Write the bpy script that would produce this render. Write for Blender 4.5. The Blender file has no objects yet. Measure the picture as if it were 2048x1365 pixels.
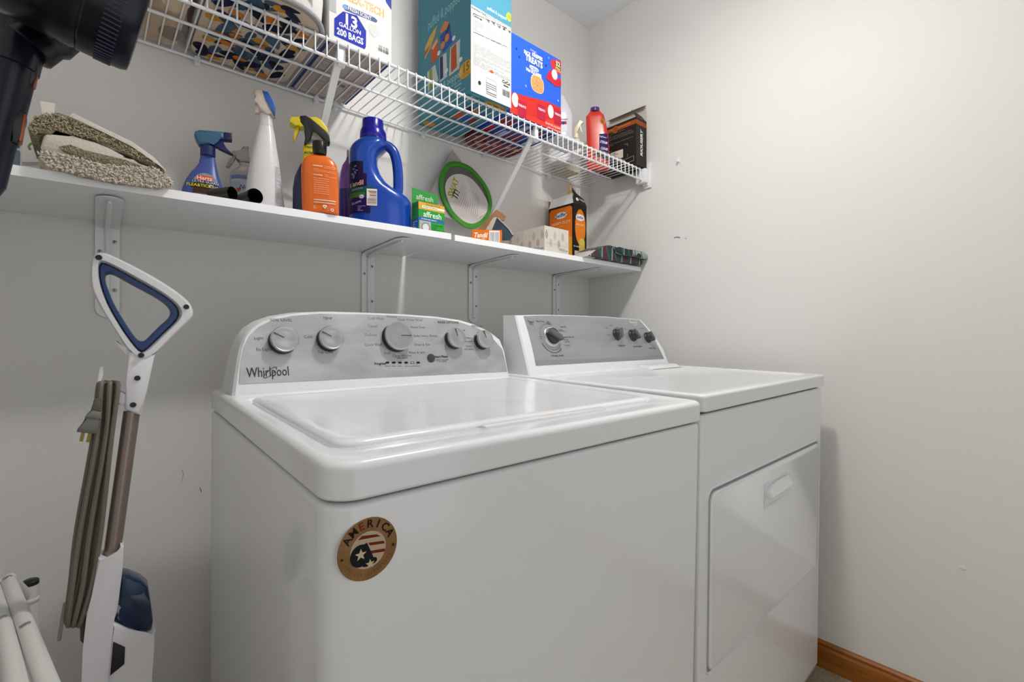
import bpy, bmesh, math, random
from mathutils import Vector, Matrix
random.seed(7)
S = bpy.context.scene
COL = S.collection
V = Vector

# ------------------------------------------------------------------ camera
FPX, YAW, CAM, HOR = 941.36, math.radians(48.3177), V((-1.7042, -1.3834, 1.0294)), 672.87
FW = V((math.cos(YAW), math.sin(YAW), 0)); RT = V((math.sin(YAW), -math.cos(YAW), 0)); UP = V((0, 0, 1))
cd = bpy.data.cameras.new('camera'); co = bpy.data.objects.new('camera', cd); COL.objects.link(co)
cd.sensor_width = 36; cd.lens = 36 * FPX / 2048; cd.clip_start = .02
cd.shift_y = (HOR - 682.5) / 2048
co.location = CAM; co.rotation_euler = (math.pi / 2, 0, YAW - math.pi / 2)
S.camera = co
# ------------------------------------------------------------------ light
LAMP = V((-.87, -.90, 2.33)); LAMP_W = 50; LAMP_E = 9
w = bpy.data.worlds.new('world_fill'); S.world = w; w.use_nodes = True  # added even fill entering by the front opening; no hallway source behind it
w.node_tree.nodes['Background'].inputs[0].default_value = (.97, .985, 1, 1)
w.node_tree.nodes['Background'].inputs[1].default_value = 1.15
S.view_settings.view_transform = 'Standard'; S.view_settings.look = 'None'
S.view_settings.exposure = -0.1; S.view_settings.gamma = 1; S.view_settings.use_curve_mapping = False

# ------------------------------------------------------------------ pixel helpers (photo pixel -> direction, placed on a real surface)
def ray(x, y): return FW + RT * ((x - 1024) / FPX) + UP * ((HOR - y) / FPX)
def onx(x, y, X=0): d = ray(x, y); return CAM + d * ((X - CAM.x) / d.x)
def ony(x, y, Y=0): d = ray(x, y); return CAM + d * ((Y - CAM.y) / d.y)
def onz(x, y, Z): d = ray(x, y); return CAM + d * ((Z - CAM.z) / d.z)
def at(x, y, t): return CAM + ray(x, y) * t
def zm(ox, oy, s): return lambda *p: [(ox + a / s, oy + b / s) for a, b in p]

# ------------------------------------------------------------------ materials
_m = {}
def lin(h):
    h = h.lstrip('#'); o = []
    for i in (0, 2, 4):
        c = int(h[i:i+2], 16) / 255; o.append(c / 12.92 if c <= .04045 else ((c + .055) / 1.055) ** 2.4)
    return (*o, 1)
def mat(hexc, rough=.5, metal=0, spec=.5, coat=0, bump=None, name=None, alpha=1, trans=0, noise=None, emit=0):
    key = (hexc, rough, metal, spec, coat, bump, alpha, trans, noise, emit)
    if key in _m: return _m[key]
    m = bpy.data.materials.new(name or 'surface_' + hexc.lstrip('#')); m.use_nodes = True
    nt = m.node_tree; b = nt.nodes['Principled BSDF']
    b.inputs['Base Color'].default_value = lin(hexc); b.inputs['Roughness'].default_value = rough
    b.inputs['Metallic'].default_value = metal; b.inputs['Specular IOR Level'].default_value = spec
    b.inputs['Coat Weight'].default_value = coat; b.inputs['Coat Roughness'].default_value = .06
    b.inputs['Alpha'].default_value = alpha; b.inputs['Transmission Weight'].default_value = trans
    if emit: b.inputs['Emission Color'].default_value = lin(hexc); b.inputs['Emission Strength'].default_value = emit
    if bump or noise:
        tc = nt.nodes.new('ShaderNodeTexCoord')
    if bump:
        n = nt.nodes.new('ShaderNodeTexNoise'); n.inputs['Scale'].default_value = bump[0]; n.inputs['Detail'].default_value = 3
        bp = nt.nodes.new('ShaderNodeBump'); bp.inputs['Strength'].default_value = bump[1]; bp.inputs['Distance'].default_value = bump[2]
        nt.links.new(tc.outputs['Object'], n.inputs['Vector']); nt.links.new(n.outputs['Fac'], bp.inputs['Height']); nt.links.new(bp.outputs['Normal'], b.inputs['Normal'])
    if noise:   # (other colour, scale, (stretch xyz))
        n = nt.nodes.new('ShaderNodeTexNoise'); n.inputs['Scale'].default_value = noise[1]; n.inputs['Detail'].default_value = 4
        mp = nt.nodes.new('ShaderNodeMapping'); mp.inputs['Scale'].default_value = noise[2]
        r = nt.nodes.new('ShaderNodeValToRGB'); r.color_ramp.elements[0].position = .35; r.color_ramp.elements[1].position = .65
        r.color_ramp.elements[0].color = lin(hexc); r.color_ramp.elements[1].color = lin(noise[0])
        nt.links.new(tc.outputs['Object'], mp.inputs['Vector']); nt.links.new(mp.outputs['Vector'], n.inputs['Vector'])
        nt.links.new(n.outputs['Fac'], r.inputs['Fac']); nt.links.new(r.outputs['Color'], b.inputs['Base Color'])
    _m[key] = m
    return m

# ------------------------------------------------------------------ objects
ROOT = {}
def thing(name, label, cat, loc=(0, 0, 0), rot=(0, 0, 0), group=None):
    o = bpy.data.objects.new(name, None); COL.objects.link(o); o.empty_display_size = .05
    o.location = loc; o.rotation_euler = rot; o['label'] = label; o['category'] = cat
    if group: o['group'] = group
    ROOT[o.name] = Matrix.Translation(V(loc)) @ (Matrix.Rotation(rot[2], 4, 'Z') @ Matrix.Rotation(rot[1], 4, 'Y') @ Matrix.Rotation(rot[0], 4, 'X'))
    return o
def obj(name, bm, mats, parent=None, smooth=True, local=False, label=None, kind=None, angle=40):
    me = bpy.data.meshes.new(name)
    bmesh.ops.recalc_face_normals(bm, faces=bm.faces[:])
    bm.to_mesh(me); bm.free()
    if not isinstance(mats, (list, tuple)): mats = [mats]
    for m in mats: me.materials.append(m)
    o = bpy.data.objects.new(name, me); COL.objects.link(o)
    if parent is not None:
        o.parent = parent; r = parent
        while r.parent: r = r.parent
        M = ROOT.get(r.name, Matrix())
        if not local: me.transform(M.inverted())
    if smooth:
        me.shade_smooth(); me.set_sharp_from_angle(angle=math.radians(angle))
    if label: o['label'] = label
    if kind: o['kind'] = kind
    return o
def tag(o, label, cat, group=None):
    o['label'] = label; o['category'] = cat
    if group: o['group'] = group
    return o
def struct(name, bm, m, **k):
    o = obj(name, bm, m, **k); o['kind'] = 'structure'; return o
def clone(o, parent=None, loc=None):
    c = o.copy(); COL.objects.link(c)
    if parent: c.parent = parent
    if loc is not None: c.location = loc
    return c

# ------------------------------------------------------------------ mesh builders
def NB(): return bmesh.new()
def box(bm, lo, hi, M=None, mi=0, bevel=0, seg=2):
    lo, hi = V(lo), V(hi); c = (lo + hi) / 2; s = hi - lo
    r = bmesh.ops.create_cube(bm, size=1, matrix=Matrix.Translation(c) @ Matrix.Diagonal((*s, 1)))
    vs = r['verts']; fs = {f for v in vs for f in v.link_faces}
    if bevel:
        es = list({e for v in vs for e in v.link_edges})
        q = bmesh.ops.bevel(bm, geom=es + vs, offset=bevel, segments=seg, profile=.5, affect='EDGES')
        fs = set(q['faces']) | {f for f in fs if f.is_valid}
        vs = list({v for f in fs for v in f.verts})
    for f in fs: f.material_index = mi
    if M is not None: bmesh.ops.transform(bm, matrix=M, verts=vs)
    return bm
def loft(bm, rings, cap0=True, cap1=True, mi=0, closed=True):
    vr = [[bm.verts.new(p) for p in r] for r in rings]; n = len(rings[0])
    for a, b in zip(vr, vr[1:]):
        for i in range(n if closed else n - 1):
            f = bm.faces.new((a[i], a[(i+1) % n], b[(i+1) % n], b[i])); f.material_index = mi
    if cap0: bm.faces.new(vr[0][::-1]).material_index = mi
    if cap1: bm.faces.new(vr[-1]).material_index = mi
    return bm
def ring(c, ex, ey, rx, ry, n=2.0, seg=28):
    out = []
    for i in range(seg):
        a = 2 * math.pi * i / seg; ca, sa = math.cos(a), math.sin(a)
        out.append(V(c) + V(ex) * (rx * math.copysign(abs(ca) ** (2 / n), ca)) + V(ey) * (ry * math.copysign(abs(sa) ** (2 / n), sa)))
    return out
X3, Y3, Z3 = V((1, 0, 0)), V((0, 1, 0)), V((0, 0, 1))
def basis(d):
    d = V(d).normalized(); a = V((0, 0, 1)) if abs(d.z) < .9 else V((1, 0, 0))
    u = d.cross(a).normalized(); return u, d.cross(u).normalized()
def lathe(bm, c, axis, prof, seg=24, mi=0, cap0=True, cap1=True):     # prof: (along, radius)
    axis = V(axis).normalized(); u, v = basis(axis)
    return loft(bm, [ring(V(c) + axis * h, u, v, max(r, 1e-5), max(r, 1e-5), 2, seg) for h, r in prof], cap0, cap1, mi)
def tube(bm, pts, r, seg=8, mi=0, flat=1.0, closed=False):
    pts = [V(p) for p in pts]; n = len(pts); rr = r if isinstance(r, (list, tuple)) else [r] * n
    rings = []; u = None
    for i, p in enumerate(pts):
        a = pts[i-1] if (i or closed) else pts[0]; b = pts[(i+1) % n] if (i < n - 1 or closed) else pts[-1]
        t = (b - a).normalized()
        if u is None: u, _ = basis(t)
        u = (u - t * u.dot(t)).normalized(); v = t.cross(u)
        rings.append(ring(p, u, v, rr[i], rr[i] * flat, 2, seg))
    if closed: rings.append(rings[0])
    loft(bm, rings, not closed, not closed, mi)
    if closed: bmesh.ops.remove_doubles(bm, verts=bm.verts[:], dist=1e-6)
    return bm
def curve(pts, k=6, closed=False):                                       # Catmull-Rom
    P = [V(p) for p in pts]; n = len(P); out = []
    for i in range(n if closed else n - 1):
        g = (lambda j: P[j % n]) if closed else (lambda j: P[max(0, min(n - 1, j))])
        p0, p1, p2, p3 = g(i-1), g(i), g(i+1), g(i+2)
        for s in range(k):
            t = s / k
            out.append(.5 * ((2*p1) + (p2-p0)*t + (2*p0-5*p1+4*p2-p3)*t*t + (3*p1-p0-3*p2+p3)*t**3))
    if not closed: out.append(P[-1])
    return out
def prism(bm, poly, f0, f1, bevel=0, seg=2, mi=0):                       # poly in (u,v); f0/f1 map to the two faces
    a = [bm.verts.new(f0(*p)) for p in poly]; b = [bm.verts.new(f1(*p)) for p in poly]; n = len(poly)
    fs = [bm.faces.new(a), bm.faces.new(b[::-1])] + [bm.faces.new((a[i], b[i], b[(i+1) % n], a[(i+1) % n])) for i in range(n)]
    for f in fs: f.material_index = mi
    if bevel:
        es = [e for e in fs[0].edges] + [e for e in fs[1].edges]
        q = bmesh.ops.bevel(bm, geom=es, offset=bevel, segments=seg, profile=.5, affect='EDGES', clamp_overlap=True)
        for f in q['faces']: f.material_index = mi
    return bm
class PF:                                                                # a plane in the world with 2-D coordinates
    def __init__(s, O, U, W): s.O, s.U, s.W = V(O), V(U).normalized(), V(W).normalized(); s.N = s.U.cross(s.W)
    def uv(s, *ps):
        out = []
        for x, y in ps:
            d = ray(x, y); t = (s.O - CAM).dot(s.N) / d.dot(s.N); q = CAM + d * t - s.O
            out.append((q.dot(s.U), q.dot(s.W)))
        return out
    def P(s, u, v, o=0): return s.O + s.U * u + s.W * v + s.N * o
    def slab(s, bm, poly, o0, o1, **k): return prism(bm, poly, lambda u, v: s.P(u, v, o1), lambda u, v: s.P(u, v, o0), **k)

# ------------------------------------------------------------------ flat print on real surfaces
def text_mesh(t, size, bold=0):
    c = bpy.data.curves.new('t', 'FONT'); c.body = t; c.size = size; c.align_x = 'CENTER'; c.align_y = 'CENTER'; c.offset = bold * size; c.resolution_u = 2
    o = bpy.data.objects.new('t', c); COL.objects.link(o); bpy.context.view_layer.update()
    me = bpy.data.meshes.new_from_object(o); bpy.data.objects.remove(o); bpy.data.curves.remove(c)
    vs = [v.co.copy() for v in me.vertices]; fs = [tuple(p.vertices) for p in me.polygons]; bpy.data.meshes.remove(me)
    return vs, fs
class Print:
    def __init__(s, fn, rough=.45, o0=.00016, step=.00002): s.fn, s.o, s.step, s.rough = fn, o0, step, rough; s.step = .00011 if hasattr(fn, 'curved') else step; s.bm = NB(); s.m = []; s.ix = {}
    def mi(s, c):
        if c not in s.ix: s.ix[c] = len(s.m); s.m.append(mat(c, max(.55, s.rough), spec=.15, name='ink_' + c.lstrip('#')))
        return s.ix[c]
    def poly(s, pts, c):
        s.o += s.step; f = s.bm.faces.new([s.bm.verts.new(s.fn(u, v, s.o)) for u, v in pts]); f.material_index = s.mi(c); return s
    def rect(s, u0, v0, u1, v1, c, nu=1, nv=1):
        s.o += s.step
        g = [[s.bm.verts.new(s.fn(u0 + (u1-u0)*i/nu, v0 + (v1-v0)*j/nv, s.o)) for j in range(nv+1)] for i in range(nu+1)]
        for i in range(nu):
            for j in range(nv): s.bm.faces.new((g[i][j], g[i+1][j], g[i+1][j+1], g[i][j+1])).material_index = s.mi(c)
        return s
    def ell(s, u, v, ru, rv, c, seg=28, rot=0, n=2):
        s.o += s.step; ce = s.bm.verts.new(s.fn(u, v, s.o)); r = []
        for p in ring((0, 0, 0), X3, Y3, ru, rv, n, seg):
            r.append(s.bm.verts.new(s.fn(u + p.x*math.cos(rot) - p.y*math.sin(rot), v + p.x*math.sin(rot) + p.y*math.cos(rot), s.o)))
        for i in range(seg): s.bm.faces.new((ce, r[i], r[(i+1) % seg])).material_index = s.mi(c)
        return s
    def line(s, p, q, wd, c):
        d = V((q[0]-p[0], q[1]-p[1])); n = V((-d.y, d.x)).normalized() * wd / 2
        return s.poly([(p[0]-n.x, p[1]-n.y), (q[0]-n.x, q[1]-n.y), (q[0]+n.x, q[1]+n.y), (p[0]+n.x, p[1]+n.y)], c)
    def text(s, t, u, v, size, c, rot=0, bold=0, sx=1, sheer=0, track=None):
        s.o += s.step; vs, fs = text_mesh(t, size, bold)
        if track and vs:
            wdt = max(p.x for p in vs) - min(p.x for p in vs); sx = track / max(wdt, 1e-6)
        bv = []
        for p in vs:
            x, y = p.x * sx + p.y * sheer, p.y
            bv.append(s.bm.verts.new(s.fn(u + x*math.cos(rot) - y*math.sin(rot), v + x*math.sin(rot) + y*math.cos(rot), s.o)))
        k = s.mi(c)
        for f in fs:
            try: s.bm.faces.new([bv[i] for i in f]).material_index = k
            except ValueError: pass
        return s
    def rows(s, u0, v0, u1, v1, n, c, fill=.35, seed=1):                 # unreadably small print: thin broken strokes
        rg = random.Random(seed); h = (v1 - v0) / n; s.o += s.step; k = s.mi(c)
        for i in range(n):
            v = v0 + (i + .5) * h; u = u0
            while u < u1 - (u1-u0)*.04:
                e = min(u1, u + (u1-u0) * rg.uniform(.06, .2))
                f = s.bm.faces.new([s.bm.verts.new(s.fn(a, b, s.o)) for a, b in ((u, v-h*fill/2), (e, v-h*fill/2), (e, v+h*fill/2), (u, v+h*fill/2))]); f.material_index = k
                u = e + (u1-u0) * .02
                if rg.random() < .08: break
        return s
    def bars(s, u0, v0, u1, v1, c='#1a1a1a', bg='#f4f4f2', seed=3, n=14, horiz=False):
        if bg: s.rect(u0, v0, u1, v1, bg)
        rg = random.Random(seed); k = s.mi(c); s.o += s.step; a, b = (v0, v1) if horiz else (u0, u1); m = (b-a)*.08; x = a + m; st = (b-a-2*m)/n
        for i in range(n):
            wd = st * rg.uniform(.25, .75)
            q = ((u0+(u1-u0)*.06, x), (u1-(u1-u0)*.06, x), (u1-(u1-u0)*.06, x+wd), (u0+(u1-u0)*.06, x+wd)) if horiz else ((x, v0+(v1-v0)*.12), (x+wd, v0+(v1-v0)*.12), (x+wd, v1-(v1-v0)*.1), (x, v1-(v1-v0)*.1))
            s.bm.faces.new([s.bm.verts.new(s.fn(*p, s.o)) for p in q]).material_index = k
            x += st
        return s
    def done(s, name, parent): return obj(name, s.bm, s.m, parent, smooth=False)

# ================================================================== THE ROOM
XL, YF, ZC = -2.08, -2.45, 2.44
WALL = mat('#e3e2df', .62, spec=.3, bump=(160, .12, .002), name='painted_wall')
def slabq(name, lo, hi, m): return struct(name, box(NB(), lo, hi), m, smooth=False)
slabq('wall_back', (XL - .1, 0, 0), (.1, .1, ZC), WALL)
slabq('wall_right', (0, YF - .1, 0), (.1, 0, ZC), WALL)
slabq('wall_left', (XL - .1, YF - .1, 0), (XL, 0, ZC), WALL)
b = NB(); box(b, (XL, YF - .1, 0), (-1.75, YF, ZC)); box(b, (-.55, YF - .1, 0), (0, YF, ZC)); box(b, (-1.75, YF - .1, 2.1), (-.55, YF, ZC))
struct('wall_front', b, WALL, smooth=False)
slabq('floor', (XL - .1, YF - .1, -.08), (.1, .1, 0), mat('#b9ab8f', .95, bump=(500, .8, .006), noise=('#9d8f74', 160, (1, 1, 1)), name='carpet'))
slabq('ceiling', (XL - .1, YF - .1, ZC), (.1, .1, ZC + .08), mat('#f3f4f7', .9, bump=(140, .6, .006), name='ceiling_texture'))
OAK = mat('#a2611c', .38, coat=.3, noise=('#8a4d12', 9, (1, 1, 14)), name='oak_stain')
prof = [(0, 0), (-.016, 0), (-.016, .058), (-.0145, .062), (-.0125, .0655), (-.0125, .074), (-.008, .079), (0, .0795)]
b = loft(NB(), [[V((p[0], y, p[1])) for p in prof] for y in (YF, -.001)])
struct('baseboard_right', b, OAK, smooth=False)
b = loft(NB(), [[V((x, p[0], p[1])) for p in prof] for x in (XL + .001, -.017)])
struct('baseboard_back', b, OAK, smooth=False)
# scuffs on the paint
sc = mat('#6f6a63', .8)
def scuff(pts, wd, fn, parent):
    b = NB(); tube(b, [fn(*p) for p in pts], wd, 5); return obj('scuff_mark', b, sc, parent)
wb, wr = bpy.data.objects['wall_back'], bpy.data.objects['wall_right']
scuff([(364, 940), (367, 948), (363, 964)], .0004, lambda x, y: ony(x, y, -.0002), wb)
scuff([(400, 976), (403, 984)], .0006, lambda x, y: ony(x, y, -.0002), wb)
scuff([(1348, 476), (1354, 474), (1360, 476)], .0016, lambda x, y: onx(x, y, -.0003), wr)
scuff([(1370, 477), (1373, 478)], .001, lambda x, y: onx(x, y, -.0003), wr)
b = NB(); lathe(b, onx(1926, 1137, -.0003), (1, 0, 0), [(-.001, .001), (-.0005, .006), (0, .007)], 12); obj('paint_bump', b, WALL, wr)

# ceiling lamp (above the frame): base, frosted bowl
t = thing('ceiling_lamp', 'round semi flush ceiling lamp with a frosted glass bowl above the appliances', 'lamp', (LAMP.x, LAMP.y, ZC))
obj('lamp_base', lathe(NB(), (LAMP.x, LAMP.y, ZC), (0, 0, -1), [(0, .06), (.012, .06), (.018, .045), (.02, .01), (.09, .01)], 28), mat('#d8d8d8', .3, 1), t)
obj('lamp_bowl', lathe(NB(), (LAMP.x, LAMP.y, ZC - .085), (0, 0, -1), [(0, .03), (.004, .06), (.015, .088), (.035, .09), (.06, .078), (.08, .05), (.092, .02), (.094, .001)], 28), mat('#fffaf2', .5, emit=LAMP_W, name='lit_glass'), t)
ld = bpy.data.lights.new('lamp_light', 'AREA'); ld.energy = LAMP_E; ld.shape = 'DISK'; ld.size = .11; ld.color = (1, .985, .965)
lo = bpy.data.objects.new('lamp_light', ld); COL.objects.link(lo); lo.parent = t; lo.location = (0, 0, -.185)

# ================================================================== LOWER SHELF
def lerp(a, b, s): return a + (b - a) * s
def shelf_top(x, y):
    if x < -.947: u = (x + 2.07) / 1.123; zb, zf = lerp(1.279, 1.2885, u), lerp(1.2865, 1.302, u)
    else: u = (x + .94) / .94; zb, zf = lerp(1.2885, 1.294, u), lerp(1.3005, 1.2993, u)
    return lerp(zb, zf, min(1.1, -y / .279)) + .0168
WHITE = mat('#f5f6f8', .42, name='white_melamine')
PAINTW = mat('#e6e7e9', .35, name='white_enamel')
def board(name, x0, x1, label):
    b = NB(); rings = []
    for x in (x0, x1):
        T0, T1 = shelf_top(x, -.001), shelf_top(x, -.279)
        rings.append([V((x, -.001, T0 - .0168)), V((x, -.279, T1 - .0168)), V((x, -.279, T1)), V((x, -.001, T0))])
    loft(b, rings)
    o = obj(name, b, WHITE, smooth=False); return tag(o, label, 'shelf', 'white shelf boards')
bl = board('shelf_board', XL + .002, -.950, 'long white shelf board carrying the towels, spray bottles and blue jug')
board('shelf_board', -.938, -.003, 'shorter white shelf board carrying the tissue box and plaid cloth')
# small printed stamp under the long board
def under(px, py): return onz(px, py, 1.2835)
pr = Print(lambda u, v, o: V((-1.80 + u, -.075 + v, shelf_top(-1.80 + u, -.075 + v) - .0168 - o)), rough=.6)
p0, p1 = under(25, 412), under(75, 416)
pr.rows(p0.x + 1.80, p0.y + .075 - .006, p1.x + 1.80, p1.y + .075 + .006, 2, '#9aa0a8'); pr.done('ink_stamp', bl)

# brackets
BRM = mat('#eaecee', .3, spec=.5, name='bracket_enamel')
def bracket(x, label):
    zt = shelf_top(x, -.12) - .0172; z0 = shelf_top(x, -.01) - .0172; z1 = shelf_top(x, -.24) - .0172
    t = thing('shelf_bracket', label, 'bracket', (x, 0, z0 - .19), group='white shelf brackets')
    # flat pressed channel: vertical leg + curved knee + arm
    path = [(-.003, z0 - .19), (-.003, z0 - .022), (-.0055, z0 - .011), (-.012, z0 - .005), (-.024, z0 - .002)] + [(-.24 * s, lerp(z0, z1, s) - .0022) for s in (.3, .6, .9)]
    b = NB(); loft(b, [[V((x + s * .021, y, z)) for s in (-1, 1)] + [V((x + s * .021, y - .0018 if k < 2 else y, z - .0018 if k >= 2 else z)) for s in (1, -1)] for k, (y, z) in enumerate(path)])
    yend, zend = path[-1]
    b2 = [(x + .021 * math.cos(a), yend - .03 * math.sin(a)) for a in [math.pi * i / 12 for i in range(13)]]
    prism(b, b2, lambda u, v: V((u, v, zend - .0018)), lambda u, v: V((u, v, zend)))
    b2 = [(x + .021 * math.cos(a), z0 - .19 - .021 * math.sin(a)) for a in [math.pi * i / 12 for i in range(13)]]
    prism(b, b2, lambda u, v: V((u, -.0048, v)), lambda u, v: V((u, -.003, v)))
    obj('plate', b, BRM, t, angle=30)
    rp = [V((x, y - (.004 if k < 2 else .002), z - (.004 if k >= 2 else 0))) for k, (y, z) in enumerate(path)]
    rp[0].z -= .004
    for q_ in rp[2:5]: q_.y -= .003; q_.z -= .003
    for q_ in rp[2:]: q_.z -= .0012
    b = NB(); tube(b, curve(rp[:1] + rp[1:], 4), [.0055] * (4 * (len(rp) - 1)) + [.003], 10, flat=.9); obj('rib', b, BRM, t)
    for sx, sz in ((.012, -.042), (-.013, -.066), (.012, -.15)):
        b = NB(); lathe(b, (x + sx, -.0045, z0 + sz), (0, -1, 0), [(0, .0045), (.0012, .0042), (.0018, .003)], 14)
        s = obj('screw', b, mat('#a9abad', .3, .9), t)
        b = NB(); c = V((x + sx, -.0066, z0 + sz)); box(b, c - V((.0026, .0003, .0005)), c + V((.0026, .0003, .0005))); box(b, c - V((.0005, .0003, .0026)), c + V((.0005, .0003, .0026)))
        obj('screw_slot', b, mat('#3a3b3d', .6), s, smooth=False)
bracket(-1.680, 'white shelf bracket behind the steam mop handle')
bracket(-1.070, 'white shelf bracket on the wall under the blue detergent jug')
bracket(-.665, 'white shelf bracket under the left end of the shorter board')
bracket(-.222, 'white shelf bracket nearest the right wall corner')

# ================================================================== WIRE SHELF
YS, ZD, ZL = -.305, 1.712, 1.667
WIRE = mat('#e8e9ec', .35, name='vinyl_wire')
ws = thing('wire_shelf', 'white vinyl coated wire shelf under the ceiling holding boxes and bags', 'shelf', (-1.0, 0, ZD))
def bar(name, pts, r, m=WIRE, parent=ws, seg=8): return obj(name, tube(NB(), pts, r, seg), m, parent)
xe = -.012
bar('rod', [(XL + .004, -.010, ZD - .004), (xe, -.010, ZD - .004)], .0035)
bar('rod', [(XL + .004, -.155, ZD - .0055), (xe - .03, -.155, ZD - .0055)], .0035)
bar('rod', [(XL + .004, YS + .004, ZD - .003), (xe - .02, YS + .004, ZD - .003)], .0036)
bar('rod', [(XL + .004, YS + .003, ZL), (xe - .02, YS + .003, ZL)], .0036)
wx0 = ony(630, 100, YS).x; wx0 += .0256 * int((xe - .035 - wx0) / .0256)
wire = bar('wire', [(wx0, -.006, ZD), (wx0, YS - .001, ZD), (wx0, YS - .002, ZD - .003), (wx0, YS - .002, ZL - .001)], .0017, seg=6)
k = 1
while wx0 - .0256 * k > XL + .02: clone(wire, ws, (-.0256 * k, 0, 0)); k += 1
# wall clips
def clip(px, py):
    p = ony(px, py, 0); b = NB(); box(b, (p.x - .006, -.016, ZD - .018), (p.x + .006, -.001, ZD + .003), bevel=.002)
    lathe(b, (p.x, -.012, ZD - .017), (0, -1, 0), [(0, .0045), (.006, .004), (.007, .002)], 12)
    obj('wall_clip', b, WIRE, ws)
for c in ((393, 118), (630, 200), (668, 210), (843, 262), (967, 313), (1095, 350)): clip(*c)
# end bracket on the right wall
b = NB(); box(b, (-.036, YS - .014, ZL - .012), (-.012, YS + .03, ZD - .0006), bevel=.002); box(b, (-.008, YS - .022, ZL - .03), (-.001, YS + .012, ZD + .028), bevel=.0015)
box(b, (-.014, YS - .012, ZL - .02), (-.004, YS + .012, ZL + .03))
obj('end_bracket', b, WIRE, ws)
# diagonal braces
def brace(x, xw, zw, label):
    t = thing('shelf_brace', label, 'brace', (xw, 0, zw), group='diagonal shelf braces')
    a, c = V((x, YS + .0175, ZD - .016)), V((xw, -.004, zw)); d = (c - a)
    u = X3; n = d.cross(u).normalized()
    b = NB(); loft(b, [[p + u * .0085 + n * .004, p - u * .0085 + n * .004, p - u * .0085 - n * .004, p + u * .0085 - n * .004] for p in (a, c)]); obj('strut', b, BRM, t, smooth=False)
    b = NB(); box(b, (x - .009, YS + .0085, ZL - .006), (x + .009, YS + .018, ZD - .003), bevel=.002); obj('hook_end', b, BRM, t)
    b = NB(); box(b, (xw - .009, -.005, zw - .02), (xw + .009, -.001, zw + .012), bevel=.0015); obj('foot', b, BRM, t)
    b = NB(); lathe(b, (xw, -.005, zw - .012), (0, -1, 0), [(0, .004), (.002, .003)], 10); obj('screw', b, mat('#a9abad', .3, .9), t)
x1 = ony(678, 90, YS).x
x1 = wx0 - .0256 * (round((wx0 - x1) / .0256 - .5) + .5)
brace(x1, x1 + .012, 1.41, 'white diagonal shelf brace behind the yellow spray trigger')
x2 = ony(1072, 275, YS).x
x2 = wx0 - .0256 * (round((wx0 - x2) / .0256 - .5) + .5) - .012
brace(x2 + .012, x2 + .022, 1.41, 'white diagonal shelf brace beside the green oval swatter')

# ================================================================== WASHER
class Fr:
    def __init__(s, loc, yaw, pitch):
        s.loc, s.rot = loc, (pitch, 0, yaw)
        s.M = Matrix.Translation(V(loc)) @ Matrix.Rotation(yaw, 4, 'Z') @ Matrix.Rotation(pitch, 4, 'X')
    def pl(s, O, U, W):
        R = s.M.to_3x3(); return PF(s.M @ V(O), R @ V(U), R @ V(W))
def rrect(x0, y0, x1, y1, rs, k=6):      # rounded rectangle, rs radii for (x0y0, x1y0, x1y1, x0y1)
    out = []
    for (cx, cy, a0), r in zip(((x0, y0, 180), (x1, y0, 270), (x1, y1, 0), (x0, y1, 90)), rs):
        sx = 1 if cx == x0 else -1; sy = 1 if cy == y0 else -1
        for i in range(k + 1):
            a = math.radians(a0 + 90 * i / k); out.append((cx + sx * r + r * math.cos(a), cy + sy * r + r * math.sin(a)))
    return out
def inset(p, c, d):                        # move points towards c by about d on both axes
    out = []
    xs = [q[0] for q in p]; ys = [q[1] for q in p]; w, h = max(xs) - min(xs), max(ys) - min(ys); mx, my = (max(xs) + min(xs)) / 2, (max(ys) + min(ys)) / 2
    return [(mx + (x - mx) * (1 - 2 * d / w), my + (y - my) * (1 - 2 * d / h)) for x, y in p]
def rim_rings(p, z, r): return [lev(p, z - r - .0015), lev(p, z - r)] + [lev(inset(p, 0, r * (1 - math.cos(a))), z - r * (1 - math.sin(a))) for a in [math.radians(d) for d in (18, 36, 54, 72, 90)]]
ENAM = mat('#e4e5e7', .17, spec=.5, coat=.25, name='appliance_enamel')
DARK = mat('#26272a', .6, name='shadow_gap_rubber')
PLW = mat('#e7e8ea', .3, name='white_plastic')
def lev(poly, z): return [V((x, y, z)) for x, y in poly]

FW_ = Fr((-1.5423, -.9301, 0), -.0225, .0211); ww, wd_, zs, zt = .689, .668, .8703, .9095
wa = thing('washing_machine', 'white top loading washer with a domed silver control panel and five knobs', 'washer', FW_.loc, FW_.rot)
rr = (.03, .012, .006, .006)
cab = rrect(0, .004, ww, wd_, rr)
b = NB(); loft(b, [lev(inset(cab, 0, .004), .03), lev(cab, .034), lev(cab, .04), lev(cab, zs - .012)] + rim_rings(cab, zs - .003, .006) + [lev(inset(cab, 0, .010), zs - .003)]); obj('cabinet', b, ENAM, wa, local=True, angle=50)
b = NB(); loft(b, [lev(inset(cab, 0, .009), zs - .012), lev(inset(cab, 0, .009), zs + .004)]); obj('seam_shadow_gap', b, DARK, wa, local=True)  # dark band painting the shade in the gap under the top deck
for fx in (.06, ww - .06):
    for fy in (.06, wd_ - .06):
        b = NB(); lathe(b, (fx, fy, .002 - .0211 * fy), (0, 0, 1), [(0, .02), (.012, .02), (.013, .008), (.05, .008)], 16); obj('foot', b, DARK, wa, local=True)
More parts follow.
